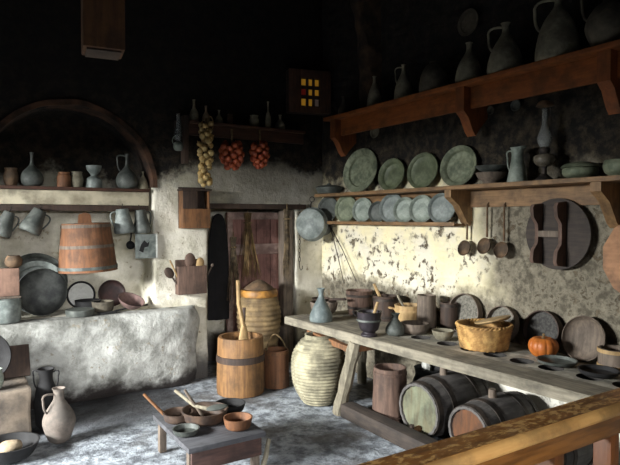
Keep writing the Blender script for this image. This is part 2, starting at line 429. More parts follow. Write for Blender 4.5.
# hearth bench
mb = MB(); mb.box((XL + .05, 5.26, -.02), (2.08, YB - .008, ZH))
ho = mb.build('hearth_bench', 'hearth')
r = ho.modifiers.new('r', 'REMESH'); r.mode = 'VOXEL'; r.voxel_size = .028
dg = bpy.context.evaluated_depsgraph_get(); dg.update()
me = D.meshes.new_from_object(ho.evaluated_get(dg)); ho.modifiers.clear(); ho.data = me
for v in me.vertices:
    if v.co.y < YB - .02:
        v.co.y += noise.noise(v.co * 2.2) * .045 + (.10 * max(0, 1 - v.co.z / .3) ** 2) + noise.noise(v.co * 9) * .012
        if v.co.z > ZH - .1: v.co.y += .06 * ((v.co.z - ZH + .1) / .1) ** 2
        if v.co.x > 1.85: v.co.x += noise.noise(v.co * 4) * .06; v.co.y += .12 * ((v.co.x - 1.85) / .25) ** 2
        v.co.y = min(v.co.y, YB - .015)
me.polygons.foreach_set('use_smooth', [True] * len(me.polygons))
tag(ho, 'whitewashed plaster hearth bench under the arched recess', 'hearth')

# doorway: plank door and timbers
dp0 = B(227, 300, 5.82).x; dp1 = B(284, 300, 5.82).x
door = thing('door_1', 'low maroon plank door at the back of the doorway recess', 'door', ((dp0 + dp1) / 2, 5.82, .01)); door['kind'] = 'structure'
hw = (dp1 - dp0) / 2
mb = MB()
for i in range(4):
    w = 2 * hw / 4; mb.box((-hw + i * w + .004, 0, 0), (-hw + (i + 1) * w - .004, .04, 1.7), bev=.004)
mb.build('door_panel', 'door_wood', door)
mb = MB(); mb.box((-hw, -.03, 0), (-hw + .06, -.001, 1.7), bev=.004); mb.box((hw - .06, -.03, 0), (hw, -.001, 1.7), bev=.004); mb.box((-hw + .06, -.03, 1.62), (hw - .06, -.001, 1.7), bev=.004); mb.box((-hw + .06, -.03, 1.22), (hw - .06, -.001, 1.34), bev=.004)
mb.build('door_frame', 'door_frame', door)
mb = MB(); mb.box((DX0 - .08, YB - .06, DZ - .02), (DX1 + .1, YB + .1, DZ + .035), bev=.01); mb.rough(.008, 4)
struct(mb.build('trim_2', 'wood_dark'))
mb = MB(); mb.box((DX1 - .16, YB + .02, 0), (DX1 - .03, YB + .14, DZ - .03), bev=.012); mb.rough(.012, 4)
struct(mb.build('trim_3', 'wood_gran'))

# ------------------------------------------------------------------ shelves
def bracket(parent, y, h, d, t, m):
    # pointed wooden corbel hanging below the board, against the wall (local x = 0 is the wall)
    poly = [(-d, 0), (0, 0), (0, -h * .82), (-.02, -h), (-.06, -h * .9), (-d * .62, -h * .42), (-d, -h * .2)] if d < .27 else [(-d, 0), (0, 0), (0, -h * .6), (-d * .35, -h * .86), (-d * .5, -h), (-d * .62, -h * .9), (-d * .82, -h * .62), (-d, -h * .5)]
    return MB().prism(poly, t, TR(0, y - t / 2, 0)).build('bracket', m, parent)
ZU, ZM, ZL = 2.70, 1.905, 1.60
U = thing('upper_shelf', 'long orange wooden shelf high on the sooty wall carrying big pitchers', 'shelf', (XW - .012, 0, ZU))
MB().box((-.30, .3, -.035), (0, 4.98, 0), bev=.005).build('board', 'wood_shelf', U)
MB().box((-.2, .3, -.2), (-.17, 4.9, -.036), bev=.004).build('apron', 'wood_shelf', U)
def yat(px, X): return W(px, 200, X).y
for px in (337, 464, 607): 
    b = bracket(U, yat(px, 3.42), .37, .275, .085, 'wood_shelf_z'); b.location.z = -.036
S = thing('middle_shelf', 'long tan wooden shelf of green plates and an oil lamp over the spoons', 'shelf', (XW - .012, 0, ZM))
MB().box((-.27, .3, -.032), (0, 5.2, 0), bev=.004).build('board', 'wood_mid', S)
MB().box((-.022, .3, -.17), (-.001, 5.2, -.033), bev=.004).build('apron', 'wood_mid', S)
for px in (453, 601):
    b = bracket(S, yat(px, 3.45), .29, .25, .07, 'wood_mid_z'); b.location.z = -.033
yl1 = yat(456, 3.5)
L = thing('plate_rack_shelf', 'narrow tan plate rack mounted below the shelf with the green plates', 'shelf', (XW - .012, 0, ZL))
MB().box((-.15, yl1, -.02), (0, 5.2, 0), bev=.003).build('board', 'wood_mid', L)
MB().box((-.16, yl1, -.02), (-.151, 5.2, .012), bev=.002).build('lip', 'wood_mid', L)

# ------------------------------------------------------------------ vessels
def jug(name, label, loc, h, r, prof, m, cat='jug', handle=True, spout=False, rz=0.0, group=None, t=.006, hz=(.93, .5), hr=None, seg=26, twohandles=False):
    t_ = thing(name, label, cat, loc, (0, 0, rz), group)
    P = smooth_prof([(a * r, b * h) for a, b in prof], 5)
    mb = MB().lathe(hollow(P, t), seg=seg)
    if spout:
        rr = P[-1][0]
        for v in mb.bm.verts:
            if v.co.z > h * .93 and v.co.x < -rr * .5: v.co.x -= .35 * rr * (v.co.z / h - .93) / .07; v.co.z += .02 * h * (v.co.z / h - .93) / .07
    mb.build('body', m, t_)
    def rad(z): return min(P, key=lambda q: abs(q[1] - z))[0]
    if handle:
        for sgn in ((1, -1) if twohandles else (1,)):
            z1, z0 = hz[0] * h, hz[1] * h; r1, r0 = rad(z1), rad(z0); ho = max(r1, r0) + (hr or .28 * r)
            pts = arc((sgn * (r1 - .002), 0, z1), (sgn * (ho + .02), 0, z1 + .08 * h), (sgn * ho, 0, (z0 + z1) / 2 + .08 * h), 6)[:-1] + arc((sgn * ho, 0, (z0 + z1) / 2 + .08 * h), (sgn * ho, 0, z0 + .05 * h), (sgn * (r0 - .002), 0, z0), 6)
            MB().tube(pts, max(.006, .07 * r), 8).build('handle', m, t_)
    return t_
P_CONE = [(.86, 0), (1, .04), (.95, .25), (.72, .5), (.34, .72), (.2, .82), (.2, .95), (.27, 1)]
P_CONE2 = [(.9, 0), (1, .05), (.93, .3), (.66, .58), (.3, .76), (.17, .84), (.16, .97), (.2, 1)]
P_BOTTLE = [(.8, 0), (1, .1), (1, .3), (.72, .5), (.34, .64), (.26, .8), (.28, .95), (.38, 1)]
P_ROUND = [(.5, 0), (.72, .06), (1, .3), (.94, .48), (.6, .66), (.28, .74), (.22, .86), (.3, 1)]
P_FLASK = [(.55, 0), (.8, .05), (1, .2), (.84, .4), (.4, .56), (.16, .68), (.13, .92), (.2, 1)]
P_DOME = [(.9, 0), (1, .06), (.98, .3), (.85, .62), (.55, .86), (.32, .95), (.3, 1)]
P_POT = [(.6, 0), (.8, .08), (1, .38), (.95, .66), (.8, .84), (.88, 1)]
P_CUP = [(.74, 0), (.78, .05), (.84, .5), (.94, .93), (1, 1)]
P_TUBUP = [(1, 0), (.98, .05), (.92, .5), (.86, 1)]

# upper shelf pitchers ------------------------------------------------
XU = 3.47
def onU(px): return (XU, yat(px, XU), ZU)
def hU(px, n): return n * mpp(onU(px))
US = [
 ('small_bottle', 'tiny dark bottle at the corner end of the orange shelf', 343, 20, 5, P_BOTTLE, 'pottery_dark', False, 'bottle'),
 ('narrow_bottle', 'slender grey bottle with a long neck second from the orange shelf corner end', 374, 32, 7.5, P_CONE, 'pottery', False, 'bottle'),
 ('handled_flask', 'grey long-necked flask with thin handle on the orange shelf next to the domed jar', 403, 36, 9.5, P_CONE, 'pottery', True, 'flask'),
 ('domed_jar', 'brown dome shaped jar without neck on the orange shelf', 433, 31, 14.5, P_DOME, 'pottery_dark', False, 'jar'),
 ('conical_pitcher', 'smaller grey cone pitcher with short neck just past the first orange bracket', 468, 41, 13.5, P_CONE, 'pottery', False, 'pitcher'),
 ('conical_pitcher', 'mid sized grey cone pitcher with thick neck and thin handle on orange shelf', 504, 51, 17.5, P_CONE, 'pottery', True, 'pitcher'),
 ('conical_pitcher', 'largest grey cone pitcher with tall neck cut by the picture top', 556, 66, 22, P_CONE2, 'pottery', True, 'pitcher'),
 ('round_pitcher', 'big round bellied pitcher on the near end of the orange shelf', 606, 62, 21, P_ROUND, 'pottery_dark', True, 'pitcher'),
]
for nm, lb, px, hp, rp, pr, m, hd, ct in US:
    k = mpp(onU(px)); jug(nm, lb, onU(px), hp * k, min(rp * k, .145), pr, m, ct, handle=hd, rz=pi / 2 + .3, group='vessels on the upper shelf')

# dishes ---------------------------------------------------------------
def dish_mesh(r, d, rim, foot=.45):
    # axis along -X, lowest rim point at the origin, foot towards +X
    w = max(r - rim, .4 * r); q = min(.7 * d, .3 * w)
    if rim < .1 * r: prof = [(0, d), (w * .55, d * .97), (w * .85, d * .72), (w, d * .3), (r - .006, 0), (r, .004), (r, .012), (w, d * .3 + .012), (w * .86, d * .75 + .01), (w * .56, d + .008), (0, d + .008)]
    else: prof = [(0, d * .93), (w * .5, d), (w - q, d), (w - q * .3, d * .8), (w, d * .38), (w + .25 * rim, d * .3), (r - .008, .003), (r - .003, 0), (r, .006), (r - .004, .012), (w + .2 * rim, d * .3 + .011), (w, d * .7 + .01), (w - q, d + .008), (0, d + .008)]
    # first run is the inside; second the back
    m = TR(0, 0, r) @ RY(pi / 2)
    return MB().lathe([(a, b) for a, b in prof], m, 36)
def lean(name, label, cat, X, px, z, hpx, m, tilt=12, d=.03, rimf=.22, group=None, yaw=0, inner=None, Y=None):
    y = yat(px, X) if Y is None else Y
    r = hpx / 2 * mpp((X, y, z)) / cos(radians(tilt))
    o = tag(dish_mesh(r, d, r * rimf).build(name, m), label, cat, group, (X, y, z + .002), (0, radians(tilt), yaw))
    return o
GP = 'green plates standing on the middle shelf'
lean('standing_plate', 'largest green plate leaning at the corner end of the middle shelf', 'plate', 3.50, 356, ZM, 45, 'verdigris', 12, d=.05, group=GP, rimf=.27, yaw=radians(9))
lean('standing_plate', 'smaller green plate second from the corner on the middle shelf', 'plate', 3.53, 388.5, ZM, 33, 'green_dish', 11, d=.055, group=GP, rimf=.2, yaw=radians(9))
lean('standing_plate', 'dark green plate third from the corner on the middle shelf', 'plate', 3.53, 419.5, ZM, 37, 'green_dish', 11, d=.03, group=GP, rimf=.13, yaw=radians(9))
lean('standing_plate', 'broad rimmed green plate next to the stacked bowls on the middle shelf', 'plate', 3.52, 455, ZM, 42, 'verdigris', 11, d=.05, group=GP, rimf=.2, yaw=radians(9))
GL = 'tinned dishes in the plate rack'
for i, (px, hp, m, lb) in enumerate([
    (326, 23, 'tin_dark', 'dull grey dish nearest the corner in the plate rack'), (344, 24, 'verdigris', 'greenish dish second from the corner in the plate rack'),
    (361, 22, 'tin', 'silvery dish third from the corner in the plate rack'), (376, 19, 'tin_dark', 'small dark dish half hidden in the middle of the plate rack'),
    (390, 26, 'blue_tin', 'tallest bluish dish in the middle of the plate rack'), (403, 23, 'tin', 'pale dish overlapping the tallest bluish one in the plate rack'),
    (420, 25, 'tin', 'round silvery dish second from the bracket in the plate rack'), (440, 27, 'blue_tin', 'large pale bluish dish beside the bracket in the plate rack')]):
    lean('rack_dish', lb, 'dish', 3.535 - .012 * (i % 2), px, ZL, hp * 1.14, m, 8, d=.03, group=GL, rimf=.14, yaw=radians(16))

# other things on the middle shelf ------------------------------------
def onM(px, X=3.5): return (X, yat(px, X), ZM)
t = thing('lidded_dish', 'flat dark lidded dish on the middle shelf by the corner', 'dish', onM(329, 3.52))
MB().lathe(hollow([(.09, 0), (.12, .01), (.14, .05), (.145, .065)]), seg=28).build('bowl', 'tin_dark', t)
MB().lathe([(0, .066), (.15, .066), (.15, .074), (.12, .09), (.03, .105), (.02, .12), (0, .125)], seg=28).build('lid', 'tin_dark', t)
k = mpp(onM(491))
a = tag(MB().lathe(hollow([(.05, 0), (.06, .02), (.10, .05), (.115, .085), (.12, .088)]), seg=28).build('stacked_bowl', 'wood_gran'), 'lower brown bowl of the pair beside the standing green plate', 'bowl', 'stacked bowls on the middle shelf', onM(491))
b = tag(MB().lathe(hollow([(.05, .0), (.09, .018), (.12, .045), (.127, .05)]), seg=28).build('stacked_bowl', 'tin_dark'), 'upper tin bowl set inside the brown bowl beside the green plate', 'bowl', 'stacked bowls on the middle shelf', onM(491)); b.location.z += .089
k = mpp(onM(517))
ew = jug('ewer', 'slim pale tin ewer with beak spout next to the glass oil lamp', onM(517), 35 * k, 10 * k, [(1, 0), (.98, .05), (.72, .45), (.55, .75), (.62, .95), (.7, 1)], 'tin', 'ewer', True, True, rz=pi / 2 + .2, hz=(.9, .35))
# oil lamp
k = mpp(onM(544)); lp = thing('oil_lamp', 'oil lamp with tall clear glass chimney standing on the middle shelf', 'oil lamp', onM(544))
MB().lathe([(0, 0), (.06, 0), (.062, .012), (.04, .03), (.018, .05), (.015, .085), (.022, .1), (0, .1)], seg=26).build('foot', 'iron', lp)
MB().lathe(smooth_prof([(0, .1), (.03, .1), (.062, .12), (.075, .15), (.065, .178), (.03, .19), (0, .19)], 4), seg=26).build('oil_font', mat('smoky_font_glass', (120, 112, 98), (72, 66, 56), 10, .15, .0), lp)
MB().lathe([(0, .19), (.03, .19), (.038, .205), (.038, .225), (.03, .235), (0, .235)], seg=22).build('burner', 'iron', lp)
cp = smooth_prof([(.03, .236), (.046, .27), (.05, .3), (.034, .35), (.02, .4), (.018, .5)], 6)
MB().lathe(cp + [(r - .0025, z) for r, z in reversed(cp)], seg=26).build('glass_chimney', 'glass', lp)
MB().lathe([(0, .56), (.03, .556), (.05, .54), (.06, .52), (.056, .522), (.02, .54), (0, .542)], seg=24).build('smoke_cap', 'clay_brown', lp)
MB().tube([(.058, 0, .523), (.07, 0, .45), (.06, 0, .3), (.037, 0, .215)], .003, 6).build('cap_wire', 'iron', lp)
t = thing('tureen', 'squat pale green lidded pot near the orange brown round board', 'pot', onM(580))
MB().lathe(hollow(smooth_prof([(.06, 0), (.1, .02), (.112, .05), (.105, .07)], 4)), seg=28).build('body', 'verdigris', t)
MB().lathe(smooth_prof([(0, .072), (.11, .072), (.118, .08), (.09, .1), (.03, .112), (0, .113)], 4), seg=28).build('lid', 'verdigris', t)
tag(MB().lathe(hollow(smooth_prof([(.07, 0), (.1, .03), (.11, .07), (.1, .1)], 4)), seg=28).build('green_bowl', 'verdigris'), 'pale green bowl cut off by the picture edge on the middle shelf', 'bowl', None, onM(622))

# plates hung on the sooty wall
for px, py, hp, m, lb in ((467, 22, 27, 'pottery_dark', 'oval grey dish hung on the black wall above the cone pitchers'), (515, 105, 12, 'tin_dark', 'small dark dish hung on the wall between the two long shelves'), (374, 131, 14, 'pottery', 'small pale round dish hung under the orange shelf above the green plates'), (490, 110, 9, 'pottery_dark', 'smallest dark saucer hung next to the orange bracket on the black wall')):
    p = W(px, py, XW - .05); r = hp / 2 * mpp(p)
    o = tag(dish_mesh(r, .02, r * .25).build('hung_plate', m), lb, 'plate', 'plates hung on the sooty wall', (XW - .052, p.y, p.z - r), (0, radians(4), 0))

# ------------------------------------------------------------------ things hung on the right wall
G = 'ladles hung in a row'
def ladle(label, px, ybot, rb, m):
    p0 = W(px, 203, 3.585); p1 = W(px, ybot, 3.585); k = mpp(p0)
    ln = p0.z - p1.z; r = rb * k
    t = thing('ladle', label, 'ladle', (3.6, p0.y, p0.z), (0, 0, random.uniform(-.1, .1)), G)
    MB().tube([(0, 0, -.004 - ln + r * 1.1), (0, 0, -ln * .4), (0, 0, -.015), (.018, 0, .004), (.03, 0, -.01)], [.009, .008, .007, .006, .005], 8).build('handle', m, t)
    mm = TR(-.03, 0, -ln) @ RY(radians(-75))
    MB().lathe(hollow(smooth_prof([(.25 * r, -.45 * r), (.75 * r, -.3 * r), (.97 * r, .0), (r, .12 * r)], 4), .003), mm, 22).build('bowl', m, t)
ladle('ladle hanging nearest the rack bracket on the white wall', 466, 248, 8, 'clay_brown')
ladle('middle ladle of the three hung below the shelf', 486, 246, 8.5, 'clay_brown')
ladle('ladle nearest the hung round low table with wide scoop', 503, 250, 8.5, 'clay_brown')
# upturned round low table hung on the wall
pc = W(555, 234, 3.56); R = .25
t = thing('round_low_table', 'dark round low table hung on the wall with its plank legs outward', 'table', (3.585, pc.y, pc.z - R))
mb = MB().lathe([(0, 0), (R, 0), (R, .028), (0, .028)], TR(.022, 0, R) @ RY(-pi / 2), 44); mb.build('tabletop', 'wood_dark_y', t)
def legmb(y):
    # plank on edge with a scooped outer side
    poly = [(-.006, R - .225), (-.10, R - .215), (-.115, R - .19), (-.105, R - .12), (-.06, R - .07), (-.055, R), (-.06, R + .07), (-.105, R + .12), (-.115, R + .19), (-.10, R + .215), (-.006, R + .225)]
    return MB().prism(poly, .026, TR(0, y - .013, 0))
for yy, hh in ((-.06, 1), (.125, .96)):
    o = legmb(0).build('leg', 'wood_tub', t); o.location.y = yy; o.scale.z = hh; o.location.z = R * (1 - hh)
MB().box((-.06, -.046, R - .022), (-.03, .111, R + .022), bev=.004).build('stretcher', 'wood_gran', t)
# orange brown round board
pc = (3.6, 1.82, 1.39); R = .275
mb = MB().lathe([(0, 0), (R - .004, 0), (R, .006), (R, .024), (R - .004, .03), (0, .03)], TR(0, 0, R) @ RY(-pi / 2) @ RZ(pi / 12), 12)
bd = thing('round_board', 'pale orange brown many-sided wooden board hung by the picture edge', 'board', (3.622, pc[1], pc[2] - R)); mb.build('board', mat('orange_board_wood', (176, 128, 90), (144, 102, 70), 5, .7, .3, stretch=YS), bd)
MB().tube([(-.015, .03 * cos(a), 2 * R + .02 + .03 * sin(a)) for a in [2 * pi * i / 14 for i in range(14)]], .004, 6, closed=True).build('hanging_loop', 'rope', bd)
# hung strainers at the corner
def hung_pan(label, loc, r, yaw, m, hl):
    t = thing('hung_pan', label, 'pan', loc, (0, 0, yaw), 'pans hung at the corner')
    o = dish_mesh(r, r * .45, r * .12, .35).build('bowl', m, t); o.location.z = -r * 2 - hl; o.rotation_euler = (0, radians(-3), 0)
    # rim lies outward; foot turned to the room
    MB().tube(arc((.005, -.02, -hl - .01), (.0, -.012, -hl * .5), (0, -.004, -.04), 5), .009, 8).build('handle', 'iron', t)
    MB().tube([(0, .028 * cos(a), .0 - .015 + .028 * sin(a)) for a in [2 * pi * i / 14 for i in range(14)]], .005, 6, closed=True).build('ring', 'iron', t)
    return t
p = B(312, 198, 5.27); hung_pan('big pale tin pan hanging at the end of the plate rack by the corner', (p.x, p.y, p.z), .19, radians(-145), 'blue_tin', .1)
p = B(323, 206, 5.36); hung_pan('smaller dark pan hanging just behind the big pale tin pan', (p.x, p.y, p.z), .13, radians(-150), 'tin_dark', .08)
# fire tongs
p0 = W(330, 226, 3.6); p1 = W(356, 281, 3.6)
t = thing('fire_tongs', 'thin iron fire tongs hanging open against the white wall near the corner', 'tongs', p0)
d = p1 - p0
MB().tube([(0, 0, 0), d * .5 + Vector((.0, 0, .03)), d], [.006, .005, .004], 6).build('arm', 'iron', t)
d2 = W(344, 283, 3.6) - p0
MB().tube([(0, 0, 0), d2 * .5 + Vector((0, 0, .02)), d2], [.006, .005, .004], 6).build('arm', 'iron', t)
MB().ball((0, 0, 0), .014).build('pivot', 'iron', t)

# ------------------------------------------------------------------ the bench table
ZT = .70
def fx(y): return 2.71 + .0519 * (4.71 - y)
def strip(name, parent, y0, y1, a0, a1, z0, z1, m, back=None, holes=None, amp=.004):
    # plank between y0 and y1 (y0 > y1) running a0..a1 behind the front edge
    mb = MB(); bm = mb.bm
    n = 24
    rows = []
    for i in range(n + 1):
        y = y0 + (y1 - y0) * i / n; xa = fx(y) + a0; xb = back if back else fx(y) + a1
        w = noise.noise(Vector((y * 4, a0 * 9, 0))) * amp
        rows.append([bm.verts.new(q) for q in ((xa + w, y, z0), (xa + w, y, z1 - .008), (xa + w + .008, y, z1), (xb - .004, y, z1), (xb, y, z1 - .004), (xb, y, z0))])
    for a, b in zip(rows, rows[1:]):
        for k in range(6): bm.faces.new((a[k], a[(k + 1) % 6], b[(k + 1) % 6], b[k]))
    bm.faces.new(rows[0]); bm.faces.new(rows[-1])
    return mb.build(name, m, parent)
T = thing('bench_table', 'long weathered plank table along the wall with round holes in its top', 'table')
YE = 1.13
strip('front_plank', T, 4.71, YE, 0, .235, ZT - .07, ZT, 'wood_grey')
strip('back_plank', T, 4.70, 3.42, .24, 0, ZT - .06, ZT - .003, 'wood_grey', back=3.615)
strip('back_plank', T, 3.415, YE, .50, 0, ZT - .06, ZT - .003, 'slab', back=3.615)
# board with round holes
hy = [F(px, py, ZT).y for px, py in ((409, 339), (434, 345.5), (462, 350.5), (489, 355.5), (520, 361), (555, 366.5), (592, 376))] + [1.72, 1.49, 1.26]
mb = MB(); bm = mb.bm
bounds = [3.415] + [(hy[i] + hy[i + 1]) / 2 for i in range(len(hy) - 1)] + [YE]
SEG = 32; holes = []
for i, yc in enumerate(hy):
    ya, yb = bounds[i], bounds[i + 1]; r = .078
    xa = lambda y: fx(y) + .24
    xb = lambda y: fx(y) + .495
    xc = (xa(yc) + xb(yc)) / 2
    z1 = ZT - .002; z0 = ZT - .13
    sq = []; ci = []
    for k in range(SEG):
        a = 2 * pi * k / SEG + pi / 4; c, s_ = cos(a), sin(a); m_ = max(abs(c), abs(s_)); u, v = c / m_, s_ / m_
        y = (ya + yb) / 2 + v * (ya - yb) / 2 
        x = (xa(y) + xb(y)) / 2 + u * (xb(y) - xa(y)) / 2
        sq.append((x, y)); ci.append((xc + r * c, yc + min(r, (ya - yb) / 2 - .012) * s_))
    A = [bm.verts.new((x, y, z1)) for x, y in sq]; C_ = [bm.verts.new((x, y, z1)) for x, y in ci]
    Dn = [bm.verts.new((xc + (x - xc) * .92, yc + (y - yc) * .92, z0 + .012)) for x, y in ci]; E = [bm.verts.new((x, y, z0)) for x, y in sq]
    for k in range(SEG):
        j = (k + 1) % SEG
        bm.faces.new((A[k], A[j], C_[j], C_[k])); bm.faces.new((A[j], A[k], E[k], E[j]))
    bm.faces.new(E[::-1]); holes.append(([v.co.copy() for v in C_], [v.co.copy() for v in Dn]))
bmesh.ops.remove_doubles(bm, verts=bm.verts, dist=.0005)
HB = mb.build('holed_board', 'slab', T)
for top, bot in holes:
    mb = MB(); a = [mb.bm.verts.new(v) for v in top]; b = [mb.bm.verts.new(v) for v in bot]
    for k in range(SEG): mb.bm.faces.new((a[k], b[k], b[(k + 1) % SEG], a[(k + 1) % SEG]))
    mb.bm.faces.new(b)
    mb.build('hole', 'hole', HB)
# supports
def strut(name, p0, p1, r, m, parent, seg=4):
    p0, p1 = Vector(p0), Vector(p1); n = 7
    o = MB().tube([p0.lerp(p1, i / n) for i in range(n + 1)], [r * (1 + .12 * sin(i * 2.3)) for i in range(n + 1)], 8 if seg == 8 else 4).build(name, m, parent); return o
strut('leg', (2.745, 3.86, 0), (2.80, 3.70, ZT - .072), .055, 'wood_grey_z', T, 8)
strut('leg', (3.45, 4.45, 0), (3.45, 4.45, ZT - .06), .045, 'wood_grey_z', T, 8)
strut('leg', (3.5, 3.6, 0), (3.5, 3.6, ZT - .06), .04, 'white', T, 8)
strut('leg', (2.98, 1.5, 0), (2.98, 1.5, ZT - .072), .05, 'wood_grey_z', T, 8)
strut('leg', (3.5, 1.5, 0), (3.5, 1.5, ZT - .06), .05, 'wood_grey_z', T, 8)
MB().box((2.8, 4.33, ZT - .15), (3.58, 4.42, ZT - .071), bev=.01).build('crossbeam', 'wood', T)
MB().box((2.8, 3.66, ZT - .15), (3.58, 3.74, ZT - .071), bev=.01).build('crossbeam', 'wood', T)
strut('brace', (2.79, 4.4, ZT - .11), (2.85, 3.72, ZT - .17), .035, 'wood', T)

# things on the table --------------------------------------------------
def onT(px, py, z=ZT): return F(px, py, z)
def tub(name, label, cat, loc, h, r0, r1, m, hoopm, hoops=(.2, .75), group=None, staves=14, ears=False, rz=0, t=.012, belly=0.0, rnd=0.0):
    o = thing(name, label, cat, loc, (0, 0, rz), group)
    pr = [((r0 + (r1 - r0) * i / 8) * (1 + belly * sin(pi * i / 8)), h * i / 8) for i in range(9)]
    mb = MB().lathe(hollow(pr, t), seg=staves * 4, rf=lambda a, z: 1 - .018 * (abs(sin(a * staves / 2)) < .26))
    if rnd: mb.rough(rnd, 9)
    mb.build('body', m, o)
    for f in hoops:
        r = min(pr, key=lambda q: abs(q[1] - f * h))[0]
        MB().lathe([(r + .001, f * h - .012), (r + .006, f * h - .011), (r + .006, f * h + .011), (r + .001, f * h + .012)], seg=36).build('hoop', hoopm, o)
    if ears:
        for s in (1, -1):
            MB().prism([(-.035, -.01), (.035, -.01), (.028, .04), (0, .055), (-.028, .04)], .014, TR(0, s * (r1 - .007) - .007, h - .005)).build('ear', m, o)
    return o
def stick(name, label, cat, p0, p1, r, m, group=None):
    p0, p1 = Vector(p0), Vector(p1); d = p1 - p0
    return tag(MB().tube([d * (i / 6) + Vector((sin(i) * .003, cos(i) * .003, 0)) for i in range(7)], [r * (1.15 - .05 * i) for i in range(7)], 8).build(name, m), label, cat, group, p0)

p = onT(321, 321); k = mpp(p)
jug('conical_jug', 'blue grey conical tin jug at the left end of the table', p, 33 * k, 11.5 * k, [(.95, 0), (1, .04), (.95, .22), (.6, .5), (.27, .72), (.22, .85), (.36, 1)], mat('dull_grey_tin', (122, 132, 130), (82, 92, 92), 8, .6, .2), rz=.4, handle=False)
p = onT(322, 308); tag(MB().lathe(hollow(smooth_prof([(.07, 0), (.12, .05), (.135, .11), (.135, .13)], 4)), seg=26).build('wooden_bowl', 'wood_gran'), 'deep brown bowl half hidden behind the blue grey jug', 'bowl', None, (3.08, 4.58, ZT))
t = thing('wooden_scoop', 'flat dark wooden scoop lying across the bowl behind the jug', 'scoop', (3.06, 4.57, ZT + .135), (0, 0, radians(-58)))
MB().lathe(hollow([(.05, 0), (.08, .012), (.09, .03)], .006), TR(-.02, 0, .002), 22).build('scoop_bowl', 'wood_dark', t)
MB().tube([(.06, 0, .02), (.16, 0, .03), (.24, 0, .035)], [.014, .012, .013], 8).build('handle', 'wood_dark', t)
p = onT(353, 311); tub('wooden_tub', 'dark carved wooden tub with flared top near the corner on the table', 'tub', (3.40, 4.43, ZT), .235, .105, .135, 'wood_tub', 'wood_dark_y', (.3, .8), rnd=.003)
tub('wooden_tub', 'dark brown straight wooden tub holding a pale pestle', 'tub', (3.42, 4.06, ZT), .225, .11, .115, 'wood_dark', 'iron', (.15, .85))
stick('pestle', 'pale pestle sticking up from the straight dark tub', 'pestle', (3.44, 4.04, ZT + .02), (3.36, 4.15, ZT + .33), .016, 'wood_pale')
p = onT(369, 336); k = mpp(p)
t = thing('mortar', 'purple black footed mortar at the front of the table', 'mortar', p)
MB().lathe(hollow(smooth_prof([(.062, 0), (.066, .015), (.05, .035), (.075, .06), (.09, .12), (.1, .19), (.106, .2)], 4), .014), seg=28).build('body', mat('purple_black_metal', (60, 52, 58), (34, 30, 34), 7, .5, .2, .2), t)
MB().lathe([(.094, .12), (.1, .124), (.1, .136), (.097, .14)], seg=28).build('band', 'tin_dark', t)
MB().tube(arc((-.095, .04, .16), (-.15, .06, .22), (-.1, .045, .2), 6), .007, 7).build('ear', 'iron', t)
stick('pestle', 'short tan pestle leaning inside the purple black mortar', 'pestle', p + Vector((-.01, 0, .02)), p + Vector((.075, -.02, .27)), .014, 'wood_pale')
tub('wooden_bucket', 'pale yellow staved bucket with wooden hoop on the table', 'bucket', (3.40, 3.72, ZT), .185, .098, .125, 'wood_pale', 'wood_pale', (.25, .75), t=.014)
stick('wooden_stirrer', 'whitish stirrer standing in the pale yellow bucket', 'stirrer', (3.42, 3.70, ZT + .02), (3.36, 3.82, ZT + .26), .011, 'wood_grey_z')
p = onT(395, 335); k = mpp(p)
jug('small_flask', 'small grey green bulbous flask in front of the yellow bucket', p, 22 * k, 9.5 * k, [(.7, 0), (.95, .08), (1, .3), (.7, .55), (.38, .72), (.36, .88), (.5, 1)], 'tin_dark', 'flask', handle=False)
t = thing('wooden_spoon', 'pale carved spoon laid across the small grey flask and tray', 'spoon', onT(407, 326) + Vector((0, 0, .115)), (0, radians(8), radians(-65)))
MB().tube([(-.14, 0, .01), (-.05, 0, .0), (.06, 0, 0), (.13, 0, .012)], [.009, .01, .012, .016], 8).build('handle', 'wood_pale', t)
MB().ball((-.155, 0, .01), (.03, .024, .011)).build('spoon_bowl', 'wood_pale', t)
p = onT(415, 334); tag(MB().lathe(hollow(smooth_prof([(.085, 0), (.115, .03), (.12, .075), (.118, .085)], 4), .012), seg=28).build('round_tray', 'wood_gran'), 'shallow brown round tray beside the small grey flask', 'tray', None, (3.22, 3.45, ZT + .001))
tub('tall_canister', 'tall greyish wooden canister standing behind the round tray', 'canister', (3.49, 3.46, ZT + .0), .29, .083, .078, 'wood_gran', 'iron', (), staves=10, rz=.2).location = (3.43, 3.53, ZT)
tub('dark_canister', 'dark cylindrical canister next to the leaning sieves', 'canister', (3.55, 3.385, ZT), .235, .072, .072, 'wood_dark', 'iron', (.9,), staves=10)
p = onT(443, 341); tag(MB().lathe(hollow(smooth_prof([(.05, 0), (.075, .03), (.085, .065), (.085, .07)], 4)), seg=26).build('small_bowl', 'pottery'), 'small pale bowl touching the yellow basket', 'bowl', None, p + Vector((0.03, 0.03, .006)))
